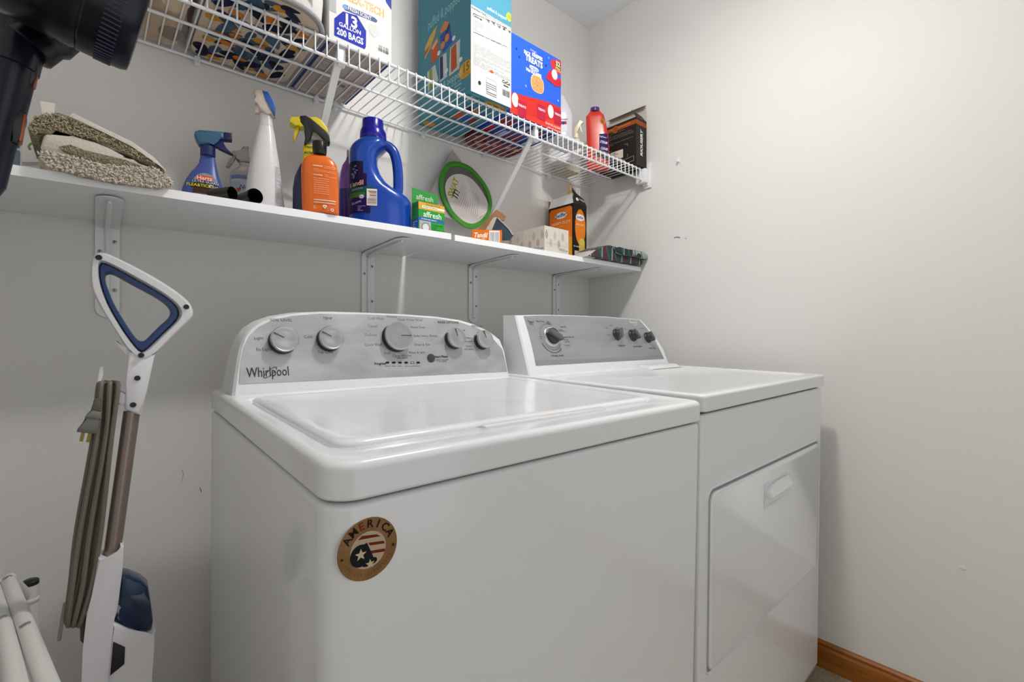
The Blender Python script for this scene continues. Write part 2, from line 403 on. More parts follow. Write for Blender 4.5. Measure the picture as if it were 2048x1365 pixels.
# top deck: rounded outer rim with a sunken field carrying the lid
top = rrect(0, 0, ww, wd_, (.032, .014, .006, .006))
fld = rrect(.030, .066, ww - .05, .500, (.03, .03, .02, .02))
b = NB()
rings = [lev(inset(top, 0, .003), zs + .001), lev(inset(top, 0, .001), zs + .002), lev(top, zs + .004), lev(top, zs + .005)] + rim_rings(top, zt, .009) + [lev(inset(top, 0, .0105), zt),
         lev(inset(fld, 0, -.006), zt - .0015), lev(fld, zt - .004), lev(inset(fld, 0, .004), zt - .010)]
loft(b, rings); obj('top_deck', b, ENAM, wa, local=True, angle=50)
lid = inset(fld, 0, .005)
b = NB(); loft(b, [lev(lid, zt - .012), lev(lid, zt - .003), lev(inset(lid, 0, .003), zt + .001), lev(inset(lid, 0, .009), zt + .0028), lev(inset(lid, 0, .020), zt + .0022), lev(inset(lid, 0, .06), zt - .001)])
obj('lid', b, ENAM, wa, local=True, angle=50)
b = NB(); box(b, (.22, .052, zt - .004), (.47, .067, zt + .0015), bevel=.003); obj('lid_lip', b, ENAM, wa, local=True)
# console
yc, th = .548, .30
cf = FW_.pl((0, yc, zt - .003), (1, 0, 0), (0, math.sin(th), math.cos(th)))
Zc = zm(420, 600, 3.2)
outer = cf.uv(*Zc((140, 612), (150, 545), (160, 470), (172, 390), (188, 310), (212, 240), (255, 182), (320, 138), (420, 102), (560, 80), (760, 72), (1000, 80), (1250, 91), (1450, 106), (1600, 128), (1700, 158), (1790, 200), (1860, 256), (1910, 328), (1945, 410), (1966, 496)))
outer[0] = (outer[0][0], 0); outer[-1] = (outer[-1][0], 0); outer = [(min(max(u, .004), .679), v) for u, v in outer]
silver = cf.uv(*Zc((185, 540), (190, 460), (200, 380), (217, 300), (250, 232), (310, 175), (400, 131), (520, 105), (700, 91), (1000, 96), (1250, 106), (1450, 121), (1600, 146), (1720, 188), (1800, 240), (1868, 320), (1918, 400), (1950, 456)))
silver = [(min(u, .671), v) for u, v in silver]
Mi = FW_.M.inverted()
def back_of(u, v, o=0):     # same outline carried straight back to the rear of the cabinet
    p = Mi @ cf.P(u, v, 0); return FW_.M @ V((p.x, .655, p.z))
cx_, cy_ = .34, .07
def sc2(p, s): return [(cx_ + (u - cx_) * s, max(0, cy_ + (v - cy_) * (s if v > .001 else 1))) for u, v in p]
b = NB(); loft(b, [[cf.P(u, v, .001) for u, v in sc2(outer, .985)], [cf.P(u, v, -.004) for u, v in outer], [lerp(cf.P(u, v, -.004), back_of(u, v), .97) for u, v in outer], [back_of(u, v) for u, v in sc2(outer, .985)]])
obj('console', b, PLW, wa, angle=35)
STEEL = mat('#c3c5c8', .34, .55, noise=('#aeb1b5', 3.5, (3, 3, 9)), name='brushed_silver_panel')
b = NB(); cf.slab(b, silver, -.002, .0022); pan = obj('control_panel', b, STEEL, wa, smooth=False)
def scale_at(px, py, pf):
    (u0, v0), (u1, v1) = pf.uv((px, py), (px + 1, py)); return abs(u1 - u0)
KN = mat('#b9bbbe', .28, .8, name='knob_silver'); BLK = mat('#161719', .35, name='black_plastic')
def knob(pf, base, rad, mark, h=.021):
    (u, v), = pf.uv(base); c = pf.P(u, v, .002)
    g = obj('knob', lathe(NB(), c, pf.N, [(0, rad * 1.02), (h * .55, rad * .93), (h * .6, rad * .96)], 32), BLK, wa)
    b = NB(); lathe(b, c + pf.N * h * .6, pf.N, [(0, rad * .97), (h * .12, rad), (h * .36, rad), (h * .42, rad * .95), (h * .40, rad * .90), (h * .47, rad * .5), (h * .5, .0001)], 32); obj('knob_cap', b, KN, g)
    ca, sa = math.cos(mark), math.sin(mark)
    tp = PF(c + pf.N * (h * 1.09), pf.U * ca + pf.W * sa, pf.W * ca - pf.U * sa)
    b = NB(); tp.slab(b, [(rad * .1, -.0009), (rad * .88, -.0009), (rad * .88, .0009), (rad * .1, .0009)], -.004, .0007); obj('pointer', b, mat('#55575a', .4), g, smooth=False)
for (bx, by), rad, mk in (((462, 268), .0262, 2.6), ((758, 258), .0255, 2.6), ((1186, 246), .0340, 0.0), ((1554, 256), .0255, 1.7), ((1735, 264), .0245, 1.75)):
    knob(cf, Zc((bx, by))[0], rad, mk)
(u, v), = cf.uv(Zc((1411, 375))[0])
b = NB(); lathe(b, cf.P(u, v, .002), cf.N, [(0, .0105), (.002, .0105), (.0022, .0088), (.0032, .0085), (.0036, .002)], 24); obj('start_button', b, mat('#4a4c50', .3, .3), wa)
pr = Print(lambda u, v, o: cf.P(u, v, .0021 + o))
def ct(t, x, y, size=.0085, c='#5d5f63', **k):
    (u, v), = cf.uv(Zc((x, y))[0]); pr.text(t, u, v, size, c, **k)
for t_, x, y in (('Cold Wash', 1062, 122), ('Normal', 1160, 110), ('Deep Water Wash', 1280, 131), ('Casual', 1037, 171), ('Heavy Duty', 1327, 178), ('Delicate', 1028, 227), ('Bulky Items /Sheets', 1378, 233), ('Quick Wash', 1045, 290), ('Drain & Spin', 1357, 289), ('Soak', 1132, 343), ('Rinse & Spin', 1322, 339), ('Clean Washer', 1228, 360), ('SOIL LEVEL', 455, 133), ('Light', 310, 248), ('Ex Light', 343, 320), ('Cold', 625, 240), ('TEMP', 750, 122), ('Tap Cold', 735, 337)):
    ct(t_, x, y)
ct('with affresh', 1228, 374, .006); ct('RINSE OPTIONS', 1522, 147, .009, '#3e4043'); ct('PRESOAK', 1706, 171, .009, '#3e4043')
for t_, x, y in (('Progress', 1086, 411), ('Start /Pause', 1478, 366)): ct(t_, x, y, .0078, '#2b2c2f', bold=.02)
for t_, x, y in (('1 Rinse', 1650, 246), ('2 Rinses', 1650, 299), ('with softener', 1655, 268), ('Off', 1622, 198), ('with softener', 1655, 318), ('Hold 3 Seconds', 1483, 386), ('to Cancel', 1486, 396)): ct(t_, x, y, .0058)
for i, (x, t_) in enumerate(zip((1132, 1173, 1213, 1252, 1291, 1329), ('Sensing', 'Wash', 'Rinse', 'Spin', 'Lid Locked', 'Done'))):
    (u, v), = cf.uv(Zc((x, 404))[0]); pr.ell(u, v, .0045, .0023, '#1b1c1e', 16, n=4)
    if i == 4: pr.ell(u, v, .003, .0012, '#d9dadc', 12, n=4)
    ct(t_, x, 426, .0045)
(u, v), = cf.uv(Zc((372, 466))[0]); pr.text('Whirlpool', u, v, .027, '#3c3d40', track=.074)
sw = curve([V((p[0], p[1], 0)) for p in cf.uv(*Zc((425, 448), (420, 434), (395, 440), (360, 470), (342, 494), (352, 502), (385, 488), (412, 462)))], 5)
for p, q in zip(sw, sw[1:]): pr.line((p.x, p.y), (q.x, q.y), .0012, '#3c3d40'); pr.o -= pr.step
pr.done('panel_print', pan)['kind'] = 'stuff'

# round sticker on the washer front
fp = FW_.pl((0, .004, 0), (1, 0, 0), (0, 0, 1)); fp.N = -fp.N if fp.N.dot(CAM - fp.O) < 0 else fp.N
(uc, vc), = fp.uv((736, 1098)); ulr = fp.uv((677, 1108), (796, 1075)); 
Rv = .5 * abs(fp.uv((736, 1040))[0][1] - fp.uv((736, 1160))[0][1]); Ru = .5 * abs(ulr[1][0] - ulr[0][0])
R_ = Ru
st = obj('sticker', prism(NB(), [(uc + Ru * math.cos(a), vc + Ru * math.sin(a)) for a in [2 * math.pi * i / 40 for i in range(40)]], lambda u, v: fp.P(u, v, .0007), lambda u, v: fp.P(u, v, .0001)), mat('#8a6230', .55, noise=('#77501f', 60, (1, 1, 1))), None, smooth=False)
tag(st, 'round brown star and stripes sticker on the front of the washer', 'sticker')
pr = Print(lambda u, v, o: fp.P(uc + u * R_, vc + v * R_, .0007 + o), rough=.6)
pr.ell(.0, -.03, .60, .60, '#b9a58c', 32)
for i, yv in enumerate((.50, .22, -.05)):       # red stripes
    hw = lambda y: math.sqrt(max(0, .36 - (y + .03) ** 2))
    pr.poly([(-hw(yv) * (.8 if i == 0 else 0.0) + (.0 if i == 0 else .0), yv - .02), (hw(yv) * .96, yv - .10), (hw(yv - .12) * .96, yv - .20), (.05 if i else -.35, yv - .12)], '#6d2417')
pr.ell(-.27, -.15, .33, .36, '#17171c'); pr.ell(-.05, -.36, .22, .2, '#17171c'); pr.ell(.18, -.42, .12, .10, '#17171c')
pr.poly([(-.3, .15), (-.05, .22), (.22, -.42), (-.1, -.4)], '#17171c')
for cx, cy, r in ((-.25, -.12, .2), (.06, -.50, .16)):
    pr.poly([(cx + r * (1 if k % 2 == 0 else .42) * math.sin(math.pi * k / 5), cy + r * (1 if k % 2 == 0 else .42) * math.cos(math.pi * k / 5)) for k in range(10)], '#c9b79c')
for i, ch in enumerate('AMERICA'):
    a = math.radians(148 - i * 20.5); pr.text(ch, .80 * math.cos(a), .80 * math.sin(a), .36, '#7a2c18' if ch == 'E' else '#1a1712', rot=a - math.pi / 2, bold=.02)
for i in range(17):
    a = math.radians(205 + i * 8); pr.text('|' if i % 3 else 'l', .80 * math.cos(a), .80 * math.sin(a), .14, '#4e371a', rot=a + math.pi / 2)
pr.ell(.86, -.1, .045, .045, '#33240f', 10); pr.ell(-.86, -.1, .04, .04, '#33240f', 10)
pr.done('emblem_print', st)

# ================================================================== DRYER
dw = .7425; FD = Fr((-.0968 - dw, -.949, 0), -.0015, .0123); zs, zt, dd = .8824, .9175, .70
dr = thing('clothes_dryer', 'white front loading dryer with a dark dialled silver console next to the right wall', 'dryer', FD.loc, FD.rot)
cab = rrect(0, .006, dw, dd, (.008, .012, .005, .005))
b = NB(); loft(b, [lev(inset(cab, 0, .03), .026), lev(inset(cab, 0, .006), .045), lev(cab, .065), lev(cab, .07), lev(cab, zs - .014)] + rim_rings(cab, zs - .004, .006) + [lev(inset(cab, 0, .012), zs - .004)]); obj('cabinet', b, ENAM, dr, local=True, angle=50)
b = NB(); loft(b, [lev(inset(cab, 0, .010), zs - .012), lev(inset(cab, 0, .010), zs + .004)]); obj('seam_shadow_gap', b, DARK, dr, local=True)  # dark filler colour stands in for shade in the gap below the top panel
for fx in (.06, dw - .05):
    for fy in (.05, dd - .06):
        b = NB(); lathe(b, (fx, fy, .002 - .0123 * fy), (0, 0, 1), [(0, .02), (.012, .02), (.013, .008), (.04, .008)], 16); obj('foot', b, DARK, dr, local=True)
top = rrect(0, 0, dw, dd, (.012, .012, .005, .005)); fld = rrect(.028, .035, dw - .03, .430, (.025, .025, .02, .02))
b = NB(); loft(b, [lev(inset(top, 0, .003), zs + .001), lev(inset(top, 0, .001), zs + .002), lev(top, zs + .004), lev(top, zs + .005)] + rim_rings(top, zt, .006) + [lev(inset(top, 0, .0075), zt), lev(inset(fld, 0, -.004), zt), lev(fld, zt - .001), lev(inset(fld, 0, .006), zt - .0045)])
obj('top_panel', b, ENAM, dr, local=True, angle=50)
b = NB(); loft(b, [lev(rrect(.50, .425, .70, .485, (.012,) * 4), zt - .002), lev(rrect(.515, .435, .69, .485, (.012,) * 4), zt + .007), lev(rrect(.53, .445, .68, .485, (.01,) * 4), zt + .010)]); obj('lint_screen_cover', b, ENAM, dr, local=True)
# door
dfp = FD.pl((0, .006, 0), (1, 0, 0), (0, 0, 1))
dx0, dx1, dz0, dz1 = .030, dw - .035, .366, .727
ro = rrect(dx0, dz0, dx1, dz1, (.016, .022, .022, .022)); ri = inset(ro, 0, .005)
b = NB(); loft(b, [[FD.M @ V((x, .0065, z)) for x, z in inset(ro, 0, -.004)], [FD.M @ V((x, .003, z)) for x, z in inset(ro, 0, -.002)], [FD.M @ V((x, .0065, z)) for x, z in ro]], cap0=False, cap1=False); obj('door_surround', b, ENAM, dr, angle=60)
b = NB(); prism(b, inset(ro, 0, .0004), lambda u, v: FD.M @ V((u, .0052, v)), lambda u, v: FD.M @ V((u, .008, v))); obj('door_shadow_gap', b, mat('#8b8d90', .6), dr, smooth=False)
b = NB(); loft(b, [[FD.M @ V((x, .008, z)) for x, z in ri], [FD.M @ V((x, .002, z)) for x, z in ri], [FD.M @ V((x, -.0005, z)) for x, z in inset(ri, 0, .003)]]); door = obj('door', b, ENAM, dr, angle=35)
hx0, hx1, hz0, hz1 = [v for v in (0, 0, 0, 0)]
q = dfp.uv((1522, 966), (1572, 941), (1522, 1016))
hx0, hx1 = q[0][0], q[1][0]; hz1, hz0 = (q[0][1] + q[1][1]) / 2, q[2][1]
b = NB(); fr = rrect(hx0, hz0, hx1, hz1, (.004,) * 4)
loft(b, [[FD.M @ V((x, .001, z)) for x, z in fr], [FD.M @ V((x, -.0035, z)) for x, z in fr], [FD.M @ V((x, -.0035, z)) for x, z in inset(fr, 0, .0025)], [FD.M @ V((x, -.0008, z)) for x, z in inset(fr, 0, .004)]]); hd = obj('handle', b, PLW, door, angle=35)
hp = [(hx0 + .012, .42), (hx0 + .014, .62), (hx0 + .035, .82), (hx0 + .07, .90), (hx1 - .02, .90), (hx1 - .008, .78), (hx1 - .008, .50)]
hp = [(u, lerp(hz0, hz1, s)) for u, s in hp]
b = NB(); loft(b, [[FD.M @ V((u, -.001, v)) for u, v in hp], [FD.M @ V((lerp(u, (hx0 + hx1) / 2, .05), -.014 if v < lerp(hz0, hz1, .7) else -.006, v)) for u, v in hp]]); b_ = obj('grip', b, PLW, dr)
b_.parent = door
# console
yc, th = .492, .34
df = FD.pl((0, yc, zt - .002), (1, 0, 0), (0, math.sin(th), math.cos(th))); Zd = zm(980, 600, 3.012)
face = df.uv(*Zd((208, 448), (196, 360), (180, 250), (165, 160), (150, 92), (320, 89), (500, 93), (700, 101), (905, 118), (950, 165), (1000, 228), (1045, 300), (1075, 356)))
face[0] = (face[0][0], 0.0); face[-1] = (face[-1][0], 0.0)
face = [(min(max(u, .012), dw - .012), v) for u, v in face]
Di = FD.M.inverted()
def dback(u, v, s=0): p = Di @ df.P(u, v); return FD.M @ V((p.x + s, .605, p.z))
b = NB(); cu = .37
def sd(p, s): return [(cu + (u - cu) * s, .08 + (v - .08) * (s if v > .001 else 1)) for u, v in p]
loft(b, [[df.P(u, v, .001) for u, v in sd(face, .988)], [df.P(u, v, -.003) for u, v in face], [lerp(df.P(u, v, -.003), dback(u, v), .95) for u, v in face], [dback(u, v) for u, v in sd(face, .98)]])
obj('console', b, PLW, dr, angle=32)
sil = df.uv(*Zd((275, 398), (255, 300), (230, 200), (200, 100), (320, 96), (500, 99), (700, 107), (896, 122), (940, 170), (985, 235), (1020, 300), (1046, 356)))
STEEL2 = mat('#a9acb0', .36, .5, noise=('#9ea1a5', 4, (1, 1, 6)), name='grey_silver_panel')
sil = [(min(u, dw - .022), v) for u, v in sil]
b = NB(); df.slab(b, sil, -.002, .002); dp = obj('control_panel', b, STEEL2, dr, smooth=False)
pr = Print(lambda u, v, o: df.P(u, v, .0021 + o))
band = df.uv(*Zd((275, 396), (268, 368), (500, 360), (760, 350), (1034, 335), (1043, 354)))
pr.poly(band, '#8e9195')
def dt(t, x, y, size=.0085, c='#2c2d30', **k):
    (u, v), = df.uv(Zd((x, y))[0]); pr.text(t, u, v, size, c, **k)
(bu, bv), = df.uv(Zd((366, 228))[0])
for i in range(14):
    a = math.radians(185 - i * 9); pr.line((bu + .040 * math.cos(a), bv + .040 * math.sin(a)), (bu + .047 * math.cos(a), bv + .047 * math.sin(a)), .0009, '#2c2d30')
for a0, a1, r, wd in ((200, 320, .047, .0014), (215, 330, .039, .0008)):
    pts = [(bu + r * math.cos(math.radians(a)), bv + r * math.sin(math.radians(a))) for a in range(a0, a1, 8)]
    for p, q in zip(pts, pts[1:]): pr.line(p, q, wd, '#2c2d30'); pr.o -= pr.step
for t_, x, y, s in (('Timed', 242, 134, .009), ('Dry', 247, 147, .009), ('Easy Timer', 300, 131, .007), ('Less', 346, 134, .007), ('Time', 350, 146, .007), ('Auto Dry', 438, 165, .007), ('Cool Down', 428, 189, .006), ('Energy Preferred', 468, 226, .0075), ('Normal', 455, 243, .006), ('Less Dry', 462, 255, .006), ('Very Dry', 462, 276, .006), ('Wrinkle Shield', 403, 338, .0085), ('Temperature', 790, 277, .0085), ('Wrinkle Shield', 886, 283, .0085), ('Push To Start', 976, 293, .008), ('High', 725, 158, .006), ('Medium', 762, 171, .006), ('Low', 800, 212, .006), ('Normal', 710, 213, .006), ('On', 808, 177, .006), ('End Of Cycle', 915, 175, .006), ('Press', 700, 172, .006), ('Casual', 420, 182, .006)):
    dt(t_, x, y, s)
(u, v), = df.uv(Zd((858, 138))[0]); pr.ell(u, v, .024, .0125, '#d2d4d6'); pr.ell(u, v, .0225, .011, '#9b9ea2'); pr.text('Whirlpool', u, v, .011, '#e8e9eb', sheer=.2)
pr.done('panel_print', dp)['kind'] = 'stuff'
GB = mat('#2f3134', .32, name='charcoal_plastic'); GG = mat('#5a5c60', .35, name='grey_plastic')
def dial(x, y, rad, ang, big=False):
    (u, v), = df.uv(Zd((x, y))[0]); c = df.P(u, v, .002); N = df.N
    pr_ = [(0, rad * 1.12), (.004, rad * 1.08), (.006, rad * .98)]
    g = obj('dial', lathe(NB(), c, N, pr_, 28), mat('#c8cacd', .25, .9) if big else GB, dr)
    obj('dial_cap', lathe(NB(), c + N * .006, N, [(0, rad * .86), (.008, rad * .8), (.010, rad * .7)], 28), GB, g)
    ca, sa = math.cos(ang), math.sin(ang); tp = PF(c + N * .014, df.U * ca + df.W * sa, df.W * ca - df.U * sa)
    w_ = rad * .30
    b = NB(); tp.slab(b, [(-rad * .95, -w_ * .6), (-rad * .5, -w_), (rad * .6, -w_), (rad * 1.0, -w_ * .3), (rad * 1.0, w_ * .3), (rad * .6, w_), (-rad * .5, w_), (-rad * .95, w_ * .6)], -.006, .012, bevel=.002); obj('grip', b, GG, g)
dial(366, 224, .029, -.5, True); dial(760, 211, .0185, 1.2); dial(855, 216, .0195, -1.0); dial(946, 229, .0180, -1.2)

# ================================================================== BOTTLES AND PACKAGES
def vplane(pxc, Y=None, t=None):
    if t is None: t = (ony(pxc, HOR, Y) - CAM).dot(FW)
    O = at(pxc, HOR, t); d = (O - CAM).normalized(); return PF(O, V((d.y, -d.x, 0)), UP), t
def facing(pf): return math.atan2(pf.U.y, pf.U.x)
class Item:      # a thing standing at pixel column pxc, at depth Y, facing the viewer
    def __init__(s, name, label, cat, pxc, Y, zb=None, group=None, t=None):
        s.pf, s.t = vplane(pxc, Y, t); p = s.pf.O
        s.zb = (max(shelf_top(p.x + dx, max(p.y - .06, -.279)) for dx in (-.1, 0, .1) if (p.x + dx < -.947) == (p.x < -.947)) + .0006) if zb is None else zb; s.vb = s.zb - CAM.z
        s.o = thing(name, label, cat, (p.x, p.y, s.zb), (0, 0, facing(s.pf)), group)
    def slab(s, name, pts, th, m, parent=None, bevel=.002, off=0, seg=2, sm=None):
        q = [(min(u, getattr(s, 'umax', 9)), max(v + getattr(s, 'dv', 0), s.vb)) for u, v in s.pf.uv(*pts)]
        if sm: q = [(p.x, p.y) for p in curve([V((a, c, 0)) for a, c in q], sm, True)]
        if getattr(s, 'back', False): off -= th / 2
        b = NB(); s.pf.slab(b, q, off - th / 2, off + th / 2, bevel=bevel, seg=seg); return obj(name, b, m, parent or s.o)
    def body(s, name, rows, m, dr=1.0, n=2.2, to_base=False, parent=None, off=0, seg=32, cap=True, mi=None):
        R = []
        for r in rows:
            (u0, v), (u1, _) = s.pf.uv((r[1], r[0]), (r[2], r[0])); R.append([v, (u0 + u1) / 2, (u1 - u0) / 2])
        if to_base:
            v, c, w = R[-1]; R = [q for q in R if q[0] > s.vb + .006] + [[s.vb + .005, c, w], [s.vb + .0015, c, w * .97], [s.vb, c, w * .9]]
        s.R = R; s.dr, s.n, s.off = dr, n, off
        b = NB(); loft(b, [ring(s.pf.P(c, v, off), s.pf.U, s.pf.N, w, w * dr if not isinstance(dr, (list, tuple)) else dr[min(i, len(dr) - 1)], n, seg) for i, (v, c, w) in enumerate(R)])
        return obj(name, b, m, parent or s.o, angle=50)
    def surf(s):
        R, dr, n, off, pf = list(s.R), s.dr, s.n, s.off, s.pf
        def fn(u, v, o):
            for a, b in zip(R, R[1:]):
                if b[0] <= v <= a[0]: k = (a[0] - v) / max(1e-6, a[0] - b[0]); c, w = lerp(a[1], b[1], k), lerp(a[2], b[2], k); break
            else: c, w = (R[0] if v > R[0][0] else R[-1])[1:]
            d = w * dr if not isinstance(dr, (list, tuple)) else dr[0]
            q = max(0, 1 - min(1, abs((u - c) / w)) ** n) ** (1 / n)
            return pf.P(u, v, off + d * q + o + .0005)
        fn.curved = True; return fn
    def px(s, *p): return s.pf.uv(*p)
def rowz(z, *rows): return [(z((0, r[0]))[0][1], z((r[1], 0))[0][0], z((r[2], 0))[0][0]) for r in rows]
PL = lambda c, r=.3, **k: mat(c, r, **k)
Z3z, Z8, Z7, Z5, Z6 = zm(340, 170, 4.096), zm(560, 230, 6.5), zm(640, 230, 5.935), zm(800, 260, 3.792), zm(930, 340, 7.585)

# --- blue flea spray bottle
i = Item('spray_bottle', 'blue spray bottle with a teal trigger head beside the folded towels', 'spray bottle', 410, -.13)
i.body('bottle', rowz(Z3z, (570, 250, 368), (640, 236, 380), (680, 205, 390), (720, 165, 402), (780, 125, 425), (850, 97, 450), (900, 88, 462), (960, 84, 468)), PL('#3a4f93', .35), .5, 2.4, True)
f = i.surf()
lp = Print(f); (u, v), = i.px(Z3z((292, 850))[0]); k = i.t / FPX / 4.096
lp.ell(u, v, 92 * k, 112 * k, '#8d8f99', 24); lp.rect(u - 60 * k, v + 45 * k, u + 45 * k, v + 88 * k, '#c9552f', 6); lp.text('Hartz', u - 8 * k, v + 66 * k, 46 * k, '#f0e6dc', bold=.01)
lp.rect(u - 84 * k, v + 22 * k, u + 84 * k, v + 46 * k, '#20264a', 8); lp.text('ULTRA GUARD', u, v + 34 * k, 26 * k, '#e6e8f0'); lp.rect(u - 100 * k, v - 20 * k, u + 92 * k, v + 22 * k, '#2a2a20', 8)
lp.text('FLEA&TICK', u - 45 * k, v + 2 * k, 34 * k, '#d8c22c', bold=.02); lp.text('Plus', u + 55 * k, v + 4 * k, 40 * k, '#d9dae0', sheer=.2); lp.rect(u - 85 * k, v - 62 * k, u + 70 * k, v - 22 * k, '#4a2a22', 6)
lp.done('label', i.o)
i.body('collar', rowz(Z3z, (498, 246, 372), (560, 246, 374), (575, 246, 372)), PL('#16205c', .35), 1, 2)
i.slab('trigger_head', Z3z((198, 420), (205, 392), (240, 380), (440, 395), (445, 460), (385, 455), (335, 490), (325, 505), (237, 502), (215, 465)), .026, PL('#35607f', .4), bevel=.006, seg=3)
i.slab('nozzle', Z3z((443, 397), (505, 403), (508, 465), (443, 461)), .022, PL('#131a4a', .35), bevel=.003)
i.slab('trigger', Z3z((335, 500), (350, 478), (390, 452), (448, 458), (428, 482), (455, 530), (520, 577), (492, 574), (410, 522), (375, 518)), .014, PL('#161d55', .35), bevel=.003)

# --- small grey spray bottle behind
i = Item('spray_bottle', 'small grey spray bottle half hidden behind the tall white one', 'spray bottle', 482, -.06)
i.body('bottle', rowz(Z3z, (640, 568, 655), (665, 565, 658), (690, 535, 690), (715, 500, 725), (740, 488, 738), (950, 487, 740)), PL('#b3aeb0', .25), 1, 2.2, True)
f = i.surf(); lp = Print(f); k = i.t / FPX / 4.096; (u, v), = i.px(Z3z((580, 830))[0])
lp.rect(u - 80 * k, v - 100 * k, u + 90 * k, v + 65 * k, '#c6c9d6', 12); lp.rect(u - 80 * k, v + 30 * k, u + 90 * k, v + 62 * k, '#7d86b4', 12); lp.ell(u - 30 * k, v - 40 * k, 40 * k, 50 * k, '#a9c3cf'); lp.ell(u - 20 * k, v - 60 * k, 26 * k, 14 * k, '#c9634f', rot=.6); lp.text('No', u + 20 * k, v - 35 * k, 45 * k, '#22222a', sheer=.2); lp.done('label', i.o)
i.slab('trigger_head', Z3z((505, 548), (592, 556), (598, 512), (643, 512), (646, 575), (656, 640), (568, 640), (562, 605), (530, 598), (505, 580)), .022, PL('#a9a3a2', .35), bevel=.004)
i.slab('trigger', Z3z((520, 590), (545, 598), (515, 640), (482, 682), (458, 672), (490, 610)), .012, PL('#a39d9b', .35), bevel=.002)

# --- two black hose ends
for (cx, cy, r, ln, lab) in ((512, 908, 58, .05, 'smaller black plastic hose end lying in front of the grey spray bottle'), (700, 905, 66, .05, 'larger black plastic hose end lying before the tall white bottle')):
    (px, py), = Z3z((cx, cy)); p = ony(px, py, -.268); zb = shelf_top(p.x, p.y) + .001
    t = thing('hose_end', lab, 'hose', (p.x, p.y, zb), group='black hose ends'); kk = (p - CAM).dot(FW) / FPX / 4.096; rd = r * kk * .95
    c = V((p.x, p.y, zb + rd)); ax = V((-.25 if cx > 600 else -.75, 1, 0)).normalized()
    lathe_p = [(0, rd), (.012, rd), (.0125, rd * .93), (ln, rd * .9), (ln, rd * .75), (.0, rd * .84)]
    b = NB(); lathe(b, c, ax, lathe_p, 24, cap0=False, cap1=False); obj('pipe', b, PL('#17120f', .3), t)
    b = NB(); lathe(b, c + ax * (ln - .004), ax, [(0, rd * .8), (.002, rd * .8)], 20); obj('inner_plug', b, PL('#050505', .8), t)

# --- tall white spray bottle
i = Item('spray_bottle', 'tall white cone shaped spray bottle with a blue topped trigger', 'spray bottle', 532, -.17)
i.body('bottle', rowz(Z3z, (330, 720, 846), (400, 706, 862), (500, 682, 876), (600, 657, 894), (700, 640, 906), (800, 625, 918), (900, 612, 930), (1000, 602, 944)), PL('#dcd9dc', .22), .78, 2.1, True)
f = i.surf(); k = i.t / FPX / 4.096; lp = Print(f)
q = i.px(*Z3z((885, 690), (938, 1000))); lp.rows(q[0][0] - 22 * k, q[1][1], q[0][0] + 14 * k, q[0][1], 26, '#9d999f', fill=.35); lp.done('label', i.o)
i.body('collar', rowz(Z3z, (228, 733, 832), (260, 728, 838), (320, 722, 846), (332, 720, 847)), PL('#d6d0cf', .3), .8, 2.2)
i.slab('trigger_head', Z3z((683, 62), (700, 46), (738, 42), (790, 75), (850, 150), (862, 190), (858, 262), (838, 272), (800, 240), (735, 236), (725, 180), (712, 140), (690, 105)), .026, PL('#d3c5bb', .35), bevel=.006, seg=3)
i.slab('blue_shell', Z3z((757, 68), (800, 76), (852, 155), (864, 200), (860, 262), (848, 266), (815, 205), (780, 135)), .030, PL('#2a5fb4', .35), bevel=.004)
i.slab('trigger', Z3z((712, 150), (740, 170), (735, 238), (695, 236), (700, 222), (712, 200)), .014, PL('#d9cfc8', .35), bevel=.002)

# --- yellow and black trigger bottle
i = Item('spray_bottle', 'dark blue spray bottle with a yellow and black trigger behind the orange bottle', 'spray bottle', 622, -.208)
i.body('bottle', rowz(Z8, (640, 268, 560), (680, 245, 580), (800, 190, 620), (950, 165, 640), (1250, 163, 642)), PL('#1d1d52', .25), .40, 2.4, True)
i.body('shoulder_label', rowz(Z8, (385, 345, 450), (405, 312, 480), (430, 296, 495), (470, 290, 505), (540, 300, 520), (640, 268, 560)), PL('#d3bf1d', .35), .40, 2.2)
lp = Print(i.surf()); k = i.t / FPX / 6.5; (u, v), = i.px(Z8((375, 433))[0]); lp.text('FAST', u, v, 40 * k, '#2b2812', bold=.02); lp.text('ACTING', u + 20 * k, v - 75 * k, 40 * k, '#2b2812', bold=.02); lp.done('label', i.o)
YEL = PL('#d9c420', .35)
i.slab('nozzle', Z8((126, 110), (132, 68), (160, 53), (264, 53), (264, 128), (320, 160), (325, 186), (255, 182), (205, 152), (132, 136)), .030, YEL, bevel=.005)
i.slab('trigger', Z8((203, 150), (258, 178), (242, 225), (192, 345), (164, 340), (205, 205)), .014, YEL, bevel=.003)
i.slab('trigger_body', Z8((262, 45), (330, 38), (400, 75), (600, 240), (640, 290), (648, 375), (620, 388), (575, 362), (430, 205), (415, 250), (392, 350), (340, 400), (315, 395), (330, 310), (330, 180), (262, 125)), .032, BLK, bevel=.005)
i.slab('yellow_shell', Z8((350, 52), (470, 46), (540, 90), (620, 200), (630, 265), (600, 240), (400, 78)), .024, YEL, bevel=.004)
i.slab('clear_throat', Z8((425, 215), (440, 205), (575, 345), (540, 350), (420, 345), (395, 345)), .022, PL('#8d8784', .3), bevel=.003)

